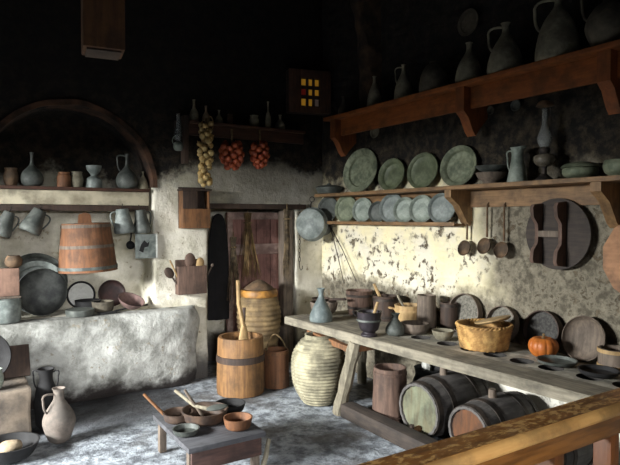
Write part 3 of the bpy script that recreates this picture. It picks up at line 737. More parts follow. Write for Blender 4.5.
# sieves leaning on the wall
def sieve(label, X, px, hpx, tilt, m, mesh_m, depth=.055, zoff=0):
    y = yat(px, X); r = hpx / 2 * mpp((X, y, ZT))
    t = thing('sieve', label, 'sieve', (X, y, ZT + .002), (0, radians(tilt), 0), 'sieves leaning on the wall')
    mt = TR(0, 0, r) @ RY(pi / 2)
    MB().lathe([(r, 0), (r, depth), (r - .008, depth), (r - .008, 0), (r, 0)], mt, 36).build('hoop', m, t)
    MB().lathe([(0, depth * .8), (r - .008, depth * .8), (r - .008, depth * .8 + .004), (0, depth * .8 + .004)], mt, 36).build('netting', mesh_m, t)
sieve('round sieve with grey netting behind the yellow basket, farther from the pumpkin', 3.53, 461, 40, 9, 'wood_gran', 'sieve')
sieve('round sieve with pale netting behind the yellow basket, closer to the pumpkin', 3.535, 499, 36, 9, 'wood_gran', 'sieve')
sieve('black rimmed dark sieve leaning behind the orange pumpkin', 3.52, 539, 41, 11, 'wood_dark', mat('dark_netting', (74, 72, 68), (44, 42, 40), 60, .8, .4))
lean('leaning_basin', 'wide grey brown basin leaning on the wall near the pumpkin', 'basin', 3.50, 581, ZT, 45, 'wood_gran', 13, d=.07, rimf=.06)
# basket
bp = Vector((3.285, 2.79, ZT + .004))
def basket():
    t = thing('wicker_basket', 'yellow round wicker basket on the table holding small rolls', 'basket', bp)
    mb = MB(); bm = mb.bm; seg, rows = 96, 15; h = .165; rr = []
    for j in range(rows + 1):
        z = h * j / rows; r = .168 + .03 * (j / rows)
        rr.append([bm.verts.new(((r + .005 * sin(a * 24 + pi * j)) * cos(a), (r + .005 * sin(a * 24 + pi * j)) * sin(a), z)) for a in [2 * pi * i / seg for i in range(seg)]])
    inn = []
    for j in range(rows, -1, -3):
        z = max(h * j / rows, .01); r = .156 + .03 * (j / rows)
        inn.append([bm.verts.new((r * cos(a), r * sin(a), z)) for a in [2 * pi * i / seg for i in range(seg)]])
    allr = rr + inn
    for a, b in zip(allr, allr[1:]):
        for i in range(seg): bm.faces.new((a[i], a[(i + 1) % seg], b[(i + 1) % seg], b[i]))
    bm.faces.new(rr[0][::-1]); bm.faces.new(inn[-1])
    mb.build('basket_wall', 'basket', t, 60)
    mb = MB()
    for ph in (0, pi):
        mb.tube([(((.191) + .008 * cos(a * 20 + ph)) * cos(a), ((.191) + .008 * cos(a * 20 + ph)) * sin(a), h + .006 * sin(a * 20 + ph)) for a in [2 * pi * i / 120 for i in range(120)]], .008, 6, closed=True)
    mb.build('braided_rim', 'basket', t)
basket()
for i, (dx, dy, s) in enumerate(((-.09, .03, .06), (.03, -.08, .065), (.05, .09, .06), (-.07, -.1, .055))):
    mb = MB().ball((0, 0, 0), (s, s * .85, s * .6)); mb.rough(.006, 14)
    tag(mb.build('bread_roll', 'clay_brown'), 'brown roll in the yellow wicker basket, ' + ('nearest the table front', 'on the pumpkin side', 'at the wall side', 'nearest the pumpkin and table front')[i], 'bread roll', 'rolls in the basket', bp + Vector((dx, dy, .012 + s * .6 + .045)))
lb_ = tag(MB().lathe([(0, 0), (.115, 0), (.13, .012), (.13, .02), (0, .024)], seg=30).build('basket_lid', 'wood_pale'), 'tan woven lid resting tilted on the yellow basket', 'lid', None, bp + Vector((.05, -.04, .188)), (radians(-14), radians(-6), 0))
# pumpkin
p = onT(543, 358); t = thing('pumpkin', 'small orange ribbed pumpkin on the table', 'pumpkin', p + Vector((.03, .02, .006)))
R = .098
prof = [(R * .25, .012), (R * .6, 0), (R * .9, .03), (R, .065), (R * .92, .1), (R * .6, .125), (R * .25, .122), (0.004, .112)]
MB().lathe([(0, .016)] + smooth_prof(prof, 4), seg=88, rf=lambda a, z: 1 - .075 * (1 - abs(sin(a * 11 / 2))) ** 2).build('rind', 'pumpkin', t, 180)
MB().tube([(0, 0, .108), (.004, .003, .13), (.014, .006, .15)], [.014, .01, .008], 7).build('stem', 'stalk', t)
# low dishes by the right end
p = onT(566, 365); tag(MB().lathe(hollow([(.08, 0), (.115, .012), (.125, .03)], .008), seg=28).build('shallow_pan', 'tin_dark'), 'shallow dark pan lying flat below the leaning basin', 'pan', 'pans lying at the near table end', Vector((3.30, 2.21, ZT + .004)))
tag(MB().lathe(hollow([(.08, 0), (.105, .012), (.115, .035)], .008), seg=28).build('shallow_pan', 'soot_metal'), 'black shallow pan lying flat beside the round brown tub', 'pan', 'pans lying at the near table end', Vector((3.28, 1.92, ZT + .004)))
tub('round_box', 'round tan wooden box at the near end of the table', 'box', (3.52, 1.86, ZT), .13, .1, .1, 'wood_gran', 'wood_pale', (.15, .9), staves=10).location = (3.52, 1.95, ZT)

# ------------------------------------------------------------------ under the table
t = MB().box((2.70, 2.3, 0), (2.83, 3.78, .115), bev=.015); t.rough(.008, 4)
tag(t.build('floor_beam', 'wood_dark_y'), 'dark square timber lying on the floor in front of the barrels', 'beam')
tub('tall_bucket', 'tall reddish brown bucket under the table next to the green headed barrel', 'bucket', (3.0, 3.50, 0), .44, .145, .13, 'wood_tub', 'wood_tub', (.12, .9), staves=16, rnd=.003)
jug('dark_pot', 'sooty round pot at the wall under the table behind the reddish bucket', (3.45, 3.51, 0), .37, .15, P_POT, 'soot_metal', 'pot', handle=False)
def barrel(label, x, y, L_, rh, rb, yaw, headm, tap, group='barrels under the table'):
    t = thing('barrel', label, 'barrel', (x, y, rb + .002), (0, 0, yaw), group)
    m = RY(pi / 2)
    pr = [(rh + (rb - rh) * sin(pi * i / 16), L_ * i / 16) for i in range(17)]
    mb = MB().lathe([(rh - .02, .02), (rh - .018, 0)] + pr + [(rh - .018, L_), (rh - .02, L_ - .02)], m, 72, rf=lambda a, z: 1 - .02 * (abs(sin(a * 9)) < .25))
    mb.build('staves', 'wood_dark_x', t, 30)
    for q in (.025, L_ - .025):
        MB().lathe([(0, q - .006), (rh - .01, q - .006), (rh - .01, q + .006), (0, q + .006)], m, 40).build('head', headm if q < .1 else 'wood_dark_x', t)
    for f in (.05, .27, .73, .95):
        r = rh + (rb - rh) * sin(pi * f)
        r0 = rh + (rb - rh) * sin(pi * (f - .035)); r1 = rh + (rb - rh) * sin(pi * (f + .035))
        MB().lathe([(r0, L_ * (f - .035)), (r0 + .005, L_ * (f - .035)), (r + .005, L_ * f), (r1 + .005, L_ * (f + .035)), (r1, L_ * (f + .035))], m, 44).build('hoop', 'iron', t)
    MB().lathe([(0, rb - .01), (.03, rb - .01), (.026, rb + .055), (0, rb + .055)], TR(L_ * .45, 0, 0), 14).build('bung', 'wood_gran', t)
    if tap:
        tp = MB().tube([(.03, 0, -rh * .72), (-.05, 0, -rh * .72), (-.12, 0, -rh * .74)], [.024, .022, .018], 9).build('tap', 'wood', t)
        MB().tube([(-.06, 0, -rh * .72 - .03), (-.06, 0, -rh * .72 + .045)], [.014, .018], 8).build('tap_key', 'wood_dark', tp)
barrel('dark barrel with greenish head and wooden tap under the table', 2.90, 3.07, .62, .195, .225, radians(3), 'barrel_green', True)
barrel('dark barrel with orange brown head beside the varnished rail', 2.94, 2.63, .58, .17, .195, radians(2), 'barrel_orange', False)
barrel('small blackened barrel deep under the table past the orange headed one', 3.12, 2.20, .45, .15, .17, 0, 'wood_dark_x', False)
# big ribbed jar under the table end
def ribbed(t, prof, m, ribs, amp, name='body', seg=44):
    P = smooth_prof(prof, 22); zt = prof[-1][1]
    P2 = [(r + amp * sin(2 * pi * ribs * z / zt), z) for r, z in P]
    return MB().lathe(hollow(P2, .015), seg=seg).build(name, m, t, 180)
t = thing('ribbed_jar', 'big pale ribbed clay jar standing under the table end', 'jar', (2.765, 4.20, 0))
ribbed(t, [(.125, 0), (.165, .05), (.222, .17), (.243, .32), (.226, .45), (.165, .55), (.12, .585), (.125, .612)], 'pale_clay', 21, .0055)

# ------------------------------------------------------------------ doorway group
t = thing('staved_churn', 'broad golden brown wooden churn with one hoop in front of the doorway', 'churn', (2.315, 4.86, 0))
h = .53
MB().lathe(hollow([(.222, 0), (.227, .05), (.222, .3), (.215, h - .02), (.21, h)], .03), seg=72, rf=lambda a, z: 1 - .012 * (abs(sin(a * 6)) < .15)).build('body', 'wood_gold', t)
MB().lathe([(.219, .30), (.23, .303), (.228, .36), (.217, .363)], seg=44).build('hoop', 'wood_dark', t)
t = thing('paddle', 'pale wooden paddle standing in the golden brown churn', 'paddle', (2.30, 4.76, .33))
MB().tube([(0, 0, .3), (-.04, .02, .52), (-.05, .02, .74)], [.022, .02, .018], 9).build('shaft', 'wood_pale', t)
MB().lathe(smooth_prof([(0, -.15), (.03, -.14), (.055, .05), (.05, .2), (.022, .32), (0, .33)], 4), Matrix.Diagonal((1, .4, 1, 1)), 18).build('blade', 'wood_pale', t)
stick('dark_staff', 'short dark stick leaning in the golden brown churn', 'stick', (2.33, 4.88, .1), (2.40, 4.95, .78), .02, 'wood_dark')
t = tub('rope_handled_tub', 'small reddish tub with rope handle right of the churn', 'tub', (2.69, 4.84, 0), .36, .13, .12, 'wood_red', 'wood', (.93,), staves=12)
MB().tube(arc((-.11, 0, .355), (-.05, .01, .56), (.02, 0, .49), 6)[:-1] + arc((.02, 0, .49), (.08, 0, .44), (.11, 0, .355), 6), .008, 7).build('rope_handle', 'rope', t)
t = thing('storage_jar', 'large ochre rimmed ribbed storage jar in the doorway', 'jar', (2.80, 5.42, 0))
ribbed(t, [(.12, 0), (.17, .12), (.225, .45), (.235, .62), (.21, .76), (.17, .83)], mat('grey_ochre_clay', (146, 122, 84), (92, 74, 50), 6, .8, .3), 16, .005)
MB().lathe([(.172, .80), (.2, .81), (.205, .85), (.19, .88), (.16, .88), (.155, .83)], seg=44).build('glazed_rim', 'ochre_clay', t)
MB().lathe([(0, .885), (.165, .885), (.15, .905), (.07, .96), (.02, .985), (0, .985)], seg=30).build('straw_lid', 'clay_brown', t)
# brooms / twig bundles hanging in the doorway
def twigs(label, loc, n, ln, spread, gather, seed, m='twig'):
    rnd = random.Random(seed); t = thing('twig_bundle', label, 'twig bundle', loc, (0, 0, 0), 'twig bundles in the doorway')
    for i in range(n):
        a = rnd.uniform(0, 2 * pi); q = rnd.uniform(.3, 1); x, y = cos(a) * q, sin(a) * q * .5
        pts = [(x * gather, y * gather, -.01), (x * gather * .6, y * gather * .6, -.12), (x * spread * .6, y * spread * .6, -ln * .55 + rnd.uniform(-.03, .03)), (x * spread + rnd.uniform(-.02, .02), y * spread, -ln * rnd.uniform(.85, 1))]
        MB().tube(pts, [.005, .005, .004, .002], 5).build('twig', m, t)
    MB().tube([(gather * cos(a) * .9, gather * sin(a) * .6, -.12) for a in [2 * pi * i / 14 for i in range(14)]], .008, 6, closed=True).build('tie', 'rope', t)
    MB().tube([(0, 0, -.1), (0, 0, .05)], .005, 6).build('hanging_cord', 'rope', t)
q = B(247, 212, 5.72); twigs('tallest dry twig broom hanging on the maroon door', (q.x, 5.70, q.z), 34, .80, .17, .05, 3, 'stalk')
q = B(231, 236, 5.72); twigs('shorter dry twig broom hanging left of the tall one in the doorway', (q.x, 5.66, q.z), 26, .82, .12, .04, 5)
q = B(287, 208, 5.42); twigs('dark dry vine bundle hanging at the doorpost beside the storage jar', (q.x, 5.42, q.z), 26, .85, .075, .05, 8)
q = B(219, 208, 5.7)
mb = MB().lathe(smooth_prof([(.002, 0), (.05, -.025), (.085, -.12), (.115, -.4), (.12, -1.15)], 5), Matrix.Diagonal((1, .5, 1, 1)), 32, rf=lambda a, z: 1 + .12 * sin(a * 6) * min(1, -z * 2))
tag(mb.build('hanging_cloth', 'cloth_black'), 'black cloth hanging in the dark side of the doorway', 'cloth', None, (q.x, 5.72, q.z - .06))
# hooked chain on the white corner wall
q = B(297, 204, 5.46); t = thing('chain', 'thin iron chain with hook hanging on the white wall between doorway and corner', 'chain', (q.x + .03, 5.455, q.z))
for i in range(13):
    mm = TR(0, 0, -.05 * i) @ RZ(pi / 2 * (i % 2)); MB().tube([(.012 * cos(a), 0, .03 * sin(a) - .025) for a in [2 * pi * j / 10 for j in range(10)]], .0035, 5, mm, closed=True).build('link', 'iron', t)
MB().tube([(0, 0, -.65), (0, 0, -.72), (.02, 0, -.75), (.04, 0, -.73), (.04, 0, -.70)], .004, 6).build('hook', 'iron', t)

# ------------------------------------------------------------------ hearth recess
x0h, x1h = AX - AR + .03, AX + AR - .03
t = thing('arch_shelf', 'dark sooty shelf board across the hearth arch', 'shelf', (0, 0, 1.93))
MB().box((x0h, YB + .02, -.03), (x1h, YB + .43, 0), bev=.005).build('board', 'wood_shelf_x', t)
MB().box((x0h, YB + .06, -.16), (x1h, YB + .085, -.031), bev=.003).build('fascia', mat('whitewashed_board', (204, 194, 168), (150, 140, 118), 4, .9, .4), t)
tag(MB().box((x0h, YB + .06, -.028), (x1h, YB + .10, .028), bev=.006).rough(.004, 5).build('hanging_rail', 'wood_dark'), 'black wooden rail with hanging jugs under the arch shelf', 'rail', None, (0, 0, 1.738))
def onA(px): q = B(px, 183, 5.62); return Vector((q.x, 5.62, 1.93))
k = mpp(onA(60)); GA = 'vessels on the arch shelf'
jug('tall_flask', 'dark grey flask with long thin neck on the arch shelf', onA(32), 33 * k, 10.5 * k, P_FLASK, 'tin_dark', 'flask', handle=False, group=GA)
jug('clay_pot', 'small reddish square-shouldered pot on the arch shelf', onA(64), 15 * k, 6.5 * k, [(.9, 0), (1, .1), (1, .7), (.8, .86), (.86, 1)], 'wood_red', 'pot', handle=False, group=GA)
jug('clay_pot', 'small grey pot next to the reddish pot on the arch shelf', onA(77), 16 * k, 6 * k, P_POT, 'pottery', 'pot', handle=False, group=GA)
jug('goblet', 'pale blue footed goblet shaped vessel in the middle of the arch shelf', onA(94), 23 * k, 8.5 * k, [(.95, 0), (.95, .12), (.9, .4), (.42, .52), (.4, .6), (.8, .8), (.9, 1)], 'blue_tin', 'goblet', handle=False, group=GA)
jug('round_flask', 'big round bellied grey flask with black neck on the arch shelf', onA(127), 37 * k, 11.5 * k, P_FLASK, 'tin_dark', 'flask', handle=True, group=GA, rz=pi)
jug('small_cruet', 'little pale cruet at the right end of the arch shelf', onA(143), 19 * k, 5.5 * k, P_CONE, 'pale_clay', 'cruet', handle=False, group=GA)
jug('clay_pot', 'squat dim brown pot at the left end of the arch shelf', onA(11), 17 * k, 6.5 * k, P_POT, 'clay_brown', 'pot', handle=False, group=GA)
# jugs hung on the rail
GH = 'jugs hung from the hearth rail'
def hung_jug(label, px, py0, hpx, rpx, tilt, m, yaw):
    q = B(px, py0, 5.575); k = mpp(q); h = hpx * k; r = rpx * k
    t = thing('hung_jug', label, 'jug', (q.x, 5.50, q.z), (0, tilt, yaw), GH)
    P = smooth_prof([(r * .58, 0), (r * .64, -.06 * h), (r * .8, -.4 * h), (r * 1.05, -.8 * h), (r * 1.04, -h * .93), (r * .96, -h)], 4)
    MB().lathe(hollow([(a, -h - b_ + 0) for a, b_ in reversed([(a, -h - b) for a, b in P])] if False else [(a, b) for a, b in reversed(P)], .006), seg=24).build('body', m, t)
    MB().tube(arc((r * .6, 0, -.1 * h), (r * 1.7, 0, -.05 * h), (r * .95, 0, -.7 * h), 9), .007, 7).build('handle', m, t)
    MB().tube([(0, 0, -.01), (0, .03, .05)], .004, 6).build('hook', 'iron', t)
hung_jug('dull tin jug hung nearest the picture edge on the hearth rail', 9, 212, 25, 8.5, .35, 'tin_dark', 0)
hung_jug('square tin jug hung between the edge jug and the wooden pail', 39, 210, 24, 10, .45, 'tin_dark', 0)
hung_jug('grey tin jug hung just right of the wooden pail', 120, 209, 24, 9.5, .1, 'blue_tin', pi)
hung_jug('narrower tin jug hung last on the right of the hearth rail', 138, 210, 23, 8, -.1, 'tin_dark', 0)
# wooden pail
q = B(86, 222, 5.60); k = mpp(q)
t = thing('wooden_pail', 'orange brown wooden pail hanging mouth down from the hearth rail', 'pail', (q.x, 5.50 - .0, q.z - 48 * k), (0, radians(-2), 0))
hp = 47 * k; r0, r1 = 28.5 * k * .97, 22.5 * k
t.location.y = 5.52 - .0
MB().lathe([(0, hp), (r1, hp), (r1 + (r0 - r1) * .5, hp * .5), (r0, 0), (r0 - .015, 0), (r1 - .015, hp - .02), (0, hp - .02)], seg=72, rf=lambda a, z: 1 - .012 * (abs(sin(a * 8)) < .2)).build('staves', 'wood_red', t)
for f in (.08, .52, .94):
    r = r0 + (r1 - r0) * f; MB().lathe([(r, hp * f - .014), (r + .006, hp * f - .014), (r + .005, hp * f + .014), (r, hp * f + .014)], seg=44).build('hoop', 'tin_dark' if f < .1 else 'wood_gran', t)
MB().prism([(-.06, 0), (.06, 0), (.05, .08), (0, .1), (-.05, .08)], .02, TR(-.01, -.01, hp)).build('hanging_tab', 'wood_red', t)
# tin sheet and dark ladle near the recess edge
q = B(146, 234, 5.47)
t = thing('tin_plaque', 'small square blue grey tin plaque hanging at the right edge of the hearth', 'plaque', (q.x, 5.47, q.z))
MB().box((-.105, -.008, -.235), (.105, 0, 0), bev=.003).build('sheet', 'blue_tin', t)
MB().prism([(-.07, -.16), (-.05, -.1), (-.02, -.06), (.01, -.09), (.03, -.07), (.02, -.12), (-.02, -.13), (-.03, -.18)], .003, TR(0, -.011, 0)).build('emblem', 'soot_metal', t)
MB().box((.094, -.012, -.235), (.108, -.0085, 0)).build('edge_strip', 'white', t)
q = B(130, 236, 5.6); t = thing('dark_scoop', 'small black scoop hanging beside the tin plaque', 'scoop', (q.x, 5.56, q.z))
MB().tube([(0, 0, .06), (0, 0, 0), (-.01, 0, -.06)], .007, 7).build('handle', 'soot_metal', t)
MB().lathe(hollow(smooth_prof([(.01, -.03), (.03, -.02), (.04, .01), (.042, .015)], 4), .004), TR(-.015, -.02, -.09) @ RX(1.2), 20).build('bowl', 'soot_metal', t)
# on the ledge
def onH(px, Y): q = B(px, 310, Y); return Vector((q.x, Y, ZH + .006))
def lean_b(name, label, cat, px, Y, hpx, m, tilt=12, d=.06, rimf=.06, group=None, z=ZH + .008, yaw=0):
    q = onH(px, Y); r = hpx / 2 * mpp(q)
    return tag(dish_mesh(r, d, r * rimf).build(name, m), label, cat, group, (q.x, Y, z), (0, radians(tilt), pi / 2 + yaw))
GB = 'pans leaning in the hearth'
lean_b('leaning_pan', 'biggest grey pan at the back of the stack leaning in the hearth', 'pan', 37, 5.80, 60, 'tin_dark', 9, group=GB, rimf=.1)
lean_b('leaning_pan', 'pale blue rimmed pan in the middle of the stack leaning in the hearth', 'pan', 39, 5.69, 54, 'blue_tin', 10, group=GB, rimf=.18)
o = lean_b('leaning_pan', 'dark bellied pan at the front of the stack leaning in the hearth', 'pan', 43, 5.57, 48, mat('dark_pan_metal', (78, 80, 76), (38, 40, 40), 8, .65, .3), 10, group=GB, d=.09, rimf=.05)
q = onH(5, 5.42); tag(MB().lathe(hollow(smooth_prof([(.10, 0), (.12, .02), (.125, .18), (.13, .2)], 4)), seg=28).build('grey_pot', 'blue_tin'), 'grey tin pot on the hearth ledge under the pinkish brown box', 'pot', None, q)
lean_b('leaning_pan', 'black pan with white inside leaning between the pan stack and dark bowls', 'pan', 82, 5.80, 28, 'soot_metal', 12, group=GB, d=.02)
q = onH(82, 5.79); r = 12 * mpp(q)
w_ = D.objects[[o.name for o in D.objects if o.get('label', '').startswith('black pan with white')][0]]
MB().lathe([(0, .012), (r, .010), (r, .013), (0, .016)], TR(0, 0, 14 * mpp(q)) @ RY(pi / 2), 32).build('white_lining', 'white', w_)
lean_b('leaning_pan', 'dark red brown round pan leaning on the hearth wall below the tin plaque', 'pan', 113, 5.78, 27, mat('dark_red_pan', (74, 48, 44), (38, 26, 26), 8, .6, .3), 12, group=GB, d=.04)
tag(MB().lathe(hollow(smooth_prof([(.09, 0), (.11, .02), (.115, .09), (.12, .1)], 4)), seg=28).build('dark_bowl', 'soot_metal'), 'black cylindrical bowl in the hearth in front of the white lined pan', 'bowl', None, onH(88, 5.66))
tag(MB().lathe(hollow(smooth_prof([(.07, 0), (.09, .02), (.1, .09), (.1, .1)], 4)), seg=28).build('brown_bowl', 'pottery_dark'), 'smoky brown bowl touching the black bowl in the hearth', 'bowl', None, onH(103, 5.52))
tag(MB().lathe([(0, .0), (.12, 0), (.125, .02), (.125, .05), (.12, .055), (0, .055)], seg=28).build('round_tin', 'tin_dark'), 'flat pale tin on the hearth ledge before the black bowl', 'tin', None, onH(80, 5.44))
o = tag(MB().lathe(hollow(smooth_prof([(.05, 0), (.09, .02), (.125, .07), (.13, .08)], 4)), seg=28).build('tilted_bowl', mat('dusty_red_bowl', (132, 104, 98), (84, 66, 62), 8, .8, .3)), 'dusty reddish bowl tipped over at the right of the hearth ledge', 'bowl', None, onH(129, 5.52) + Vector((0, 0, .03)), (radians(24), radians(14), 0))
t = thing('fire_shovel', 'black long handled fire shovel lying on the hearth ledge', 'shovel', onH(112, 5.42), (0, 0, radians(6)))
MB().box((-.12, -.05, .0), (.03, .05, .012), bev=.004).build('blade', 'soot_metal', t)
MB().tube([(.02, 0, .01), (.2, .02, .03), (.36, .04, .035)], .009, 7).build('handle', 'soot_metal', t)
q = onH(6, 5.42) + Vector((0, 0, .202))
t = thing('brown_box', 'pinkish brown wooden box set on a grey tin pot at the picture edge', 'box', q + Vector((-.02, -.02, 0)))
MB().box((-.17, -.045, 0), (.13, .045, .02), bev=.004).build('base', 'wood_gran', t)
MB().box((-.16, -.04, .021), (.12, .04, .255), bev=.008).build('body', mat('pinkish_box_wood', (150, 118, 100), (112, 86, 74), 6, .8, .4, stretch=ZS), t)
o = tag(MB().lathe(hollow(smooth_prof([(.03, 0), (.06, .02), (.068, .06), (.05, .1), (.042, .105)], 4)), seg=22).build('small_pot', 'clay_brown'), 'little dark pot on top of the pinkish brown box', 'pot', None, q + Vector((.06, -.02, .257)))

# ------------------------------------------------------------------ back wall between hearth and doorway
q0 = B(178, 191, YB - .02); q1 = B(205, 228, YB - .02); k = mpp(q0)
t = thing('salt_box', 'small orange brown wooden wall box with dark open top on the white pier', 'box', ((q0.x + q1.x) / 2, YB - .018, q1.z))
w = (q1.x - q0.x) / 2; h = q0.z - q1.z
MB().box((-w, -.015, 0), (w, 0, h + .04), bev=.003).build('back_board', 'wood_dark', t)
MB().box((-w, -.13, 0), (w, -.016, .018), bev=.003).build('bottom', 'wood', t)
MB().box((-w, -.13, .019), (-w + .016, -.016, h), bev=.003).build('side', 'wood', t)
MB().box((w - .016, -.13, .019), (w, -.016, h), bev=.003).build('side', 'wood', t)
MB().box((-w, -.146, 0), (w, -.131, h * .52), bev=.003).build('front_board', 'wood', t)
MB().box((-w, -.146, h * .52), (w * .05, -.131, h), bev=.003).build('front_board', 'wood_dark', t)
MB().box((-w - .015, -.155, h + .001), (w + .015, -.016, h + .018), bev=.003).build('lid', 'wood_dark', t)
q0 = B(175, 266, YB - .02); q1 = B(203, 292, YB - .02)
t = thing('spoon_box', 'dark wooden wall box full of spoons on the white pier', 'box', ((q0.x + q1.x) / 2, YB - .02, q1.z)); bx = Vector(t.location)
w = (q1.x - q0.x) / 2; h = q0.z - q1.z
MB().box((-w, -.014, 0), (w, 0, h + .06), bev=.003).build('back_board', 'wood_tub', t)
MB().box((-w, -.11, 0), (w, -.096, h), bev=.003).build('front_board', 'wood_tub', t)
MB().box((-w, -.095, 0), (-w + .012, -.015, h), bev=.003).build('side', 'wood_tub', t)
MB().box((w - .012, -.095, 0), (w, -.015, h), bev=.003).build('side', 'wood_tub', t)
MB().box((-w + .013, -.095, 0), (w - .013, -.015, .012), bev=.003).build('bottom', 'wood_tub', t)
def spoon(label, x, lean_, ln, kind, m):
    t = thing('wooden_spoon', label, 'spoon', bx + Vector((x, -.055, .016)), (0, lean_, 0), 'spoons in the wall box')
    MB().tube([(0, 0, 0), (0, 0, ln * .7), (0, 0, ln)], [.008, .009, .008], 8).build('handle', m, t)
    if kind: MB().ball((0, 0, ln + kind * .8), (kind * .75, kind * .3, kind)).build('spoon_bowl', m, t)
spoon('thin bare stick spoon leaning out of the wall box towards the hearth', -.07, -.42, .36, 0, 'wood_pale')
spoon('broad paddle spoon standing upright in the middle of the wall box', -.01, 0, .26, .075, 'wood_tub')
spoon('round tan spoon beside the upright paddle spoon in the wall box', .06, .12, .24, .06, 'wood_pale')
spoon('thin dark spoon leaning out of the wall box towards the doorway', .085, .5, .28, .02, 'wood_gran')
spoon('dark spoon lying low over the hearth side of the wall box', -.085, -.6, .2, .06, 'wood_dark')
# shelf above the doorway
ZB_ = 2.60
s0 = B(186, 118, 5.4).x; s1 = B(300, 128, 5.4).x
t = thing('high_back_shelf', 'dark narrow shelf over the doorway with tiny bottles and strung onions', 'shelf', (0, YB - .018, ZB_))
MB().box((s0, -.2, -.03), (s1, 0, 0), bev=.004).build('board', 'wood_shelf_x', t)
MB().box((s0, -.16, -.14), (s1, -.13, -.031), bev=.004).build('apron', 'wood_shelf_x', t)
MB().box((s0 - .05, -.16, -.42), (s0 + .0, -.06, .05), bev=.006).build('bracket', 'wood_dark', t)
for px, hp, rp, m, lb in ((194, 22, 4.5, 'pale_clay', 'grey bottle above the garlic string on the dark shelf'), (206, 17, 4, 'pale_stone', 'brown pot second from the hearth end of the dark shelf'), (219, 14, 3.8, 'pale_clay', 'pale little bottle third from the hearth end of the dark shelf'), (230, 11, 3, 'clay_brown', 'tiny brown jar above the nearer onion string on the dark shelf'), (254, 12, 5, 'pottery', 'low dark jug above the farther onion string on the dark shelf'), (268, 27, 3.2, 'pale_clay', 'tall thin dark bottle on the dark shelf'), (280, 15, 5, 'pale_clay', 'squat pale jar nearest the lit lattice lantern on the dark shelf')):
    q = B(px, 118, 5.38); k = mpp(q)
    jug('little_bottle', lb, (q.x, 5.38, ZB_), hp * k, rp * k, P_BOTTLE if hp > 12 else P_POT, m, 'bottle', handle=False, group='bottles on the dark shelf', seg=16)
# hanging glass lamp
q = B(179, 113, 5.38); k = mpp(q)
t = thing('wall_oil_lamp', 'small glass oil lamp hanging on the dark wall beside the garlic', 'oil lamp', (q.x, 5.40, q.z - 37 * k))
MB().lathe(smooth_prof([(0, .0), (.03, 0), (.05, .03), (.045, .07), (.02, .09), (0, .09)], 4), seg=22).build('oil_font', 'tin', t)
cp = smooth_prof([(.03, .092), (.045, .14), (.04, .18), (.02, .25), (.017, .36)], 5)
MB().lathe(cp + [(r - .0025, z) for r, z in reversed(cp)], seg=22).build('glass_chimney', 'glass', t)
MB().tube([(.062 * cos(a), -.055 * sin(a) * .4, .1 + .05 * sin(a)) for a in [2 * pi * i / 20 for i in range(20)]], .005, 6, closed=True).build('ring_handle', 'tin', t)
MB().box((-.02, .05, .02), (.02, .07, .3), bev=.003).build('back_bracket', 'iron', t)
MB().tube([(0, .06, .1), (0, .03, .06)], .006, 6).build('arm', 'iron', t)
# garlic string
def strung(name, label, cat, loc, pts, m, part, cord, rad, stem_len, seed, group=None):
    rnd = random.Random(seed); t = thing(name, label, cat, loc, (0, 0, 0), group)
    first = None
    for x, y, z in pts:
        s = rad * rnd.uniform(.8, 1.15)
        if first is None:
            mb = MB().lathe(smooth_prof([(0, -rad), (rad * .5, -rad * .95), (rad, -rad * .2), (rad * .8, rad * .55), (rad * .2, rad * .95), (rad * .1, rad * 1.4), (0, rad * 1.42)], 4), seg=18, rf=(lambda a, zz: 1 - .06 * abs(sin(a * 4))) if part == 'garlic_bulb' else None)
            first = mb.build(part, m, t); o = first
        else:
            o = first.copy(); COL.objects.link(o); o.parent = t
        o.location = (x, y, z); o.scale = (s / rad,) * 3; o.rotation_euler = (rnd.uniform(-.9, .9), rnd.uniform(-.9, .9), rnd.uniform(0, 6))
    MB().tube([(0, 0, 0), (.003, 0, pts[-1][2] * .5), (0, 0, pts[-1][2])], stem_len, 7).build(cord, 'rope', t)
    return t
q = B(206, 118, 5.22); k = mpp(q); r = .034
pts = []
for i in range(14):
    for j in range(3):
        a = j * 2.09 + i * 1.25; q_ = .05 + .012 * sin(i * 3.1 + j); pts.append((cos(a) * q_ - .0012 * i, sin(a) * q_ * .85, -.05 - i * .043 - .016 * j))
strung('garlic_string', 'long braided string of pale garlic hanging from the dark shelf', 'garlic', (q.x, 5.22, q.z), pts, 'garlic', 'garlic_bulb', 'braid', .032, .012, 1)
t = D.objects['garlic_string']; MB().tube([(.045 + .03 * cos(a), 0, -.05 + .07 * sin(a)) for a in [2 * pi * i / 16 for i in range(16)]], .006, 6, closed=True).build('braid_loop', 'rope', t)
def bunch(label, px, wpx, n, seed):
    q = B(px, 129, 5.3); k = mpp(q); rnd = random.Random(seed); pts = []
    w = wpx * k / 2
    for i in range(n):
        tt = i / (n - 1); zz = -.15 - .24 * tt; ww = w * (.35 + .65 * sin(pi * min(1, .15 + tt * .85)) ** .8); a = i * 2.4
        pts.append((cos(a) * ww * .8, sin(a) * ww * .55, zz))
    strung('onion_string', label, 'onions', (q.x, 5.305, q.z), pts, 'onion', 'onion', 'stalk_braid', .036, .012, seed, 'onion strings')
def onions():
    bunch('fuller string of red onions hanging nearer the garlic', 232, 25, 32, 2)
    bunch('slimmer string of red onions hanging farther from the garlic', 260, 19, 26, 4)
onions()
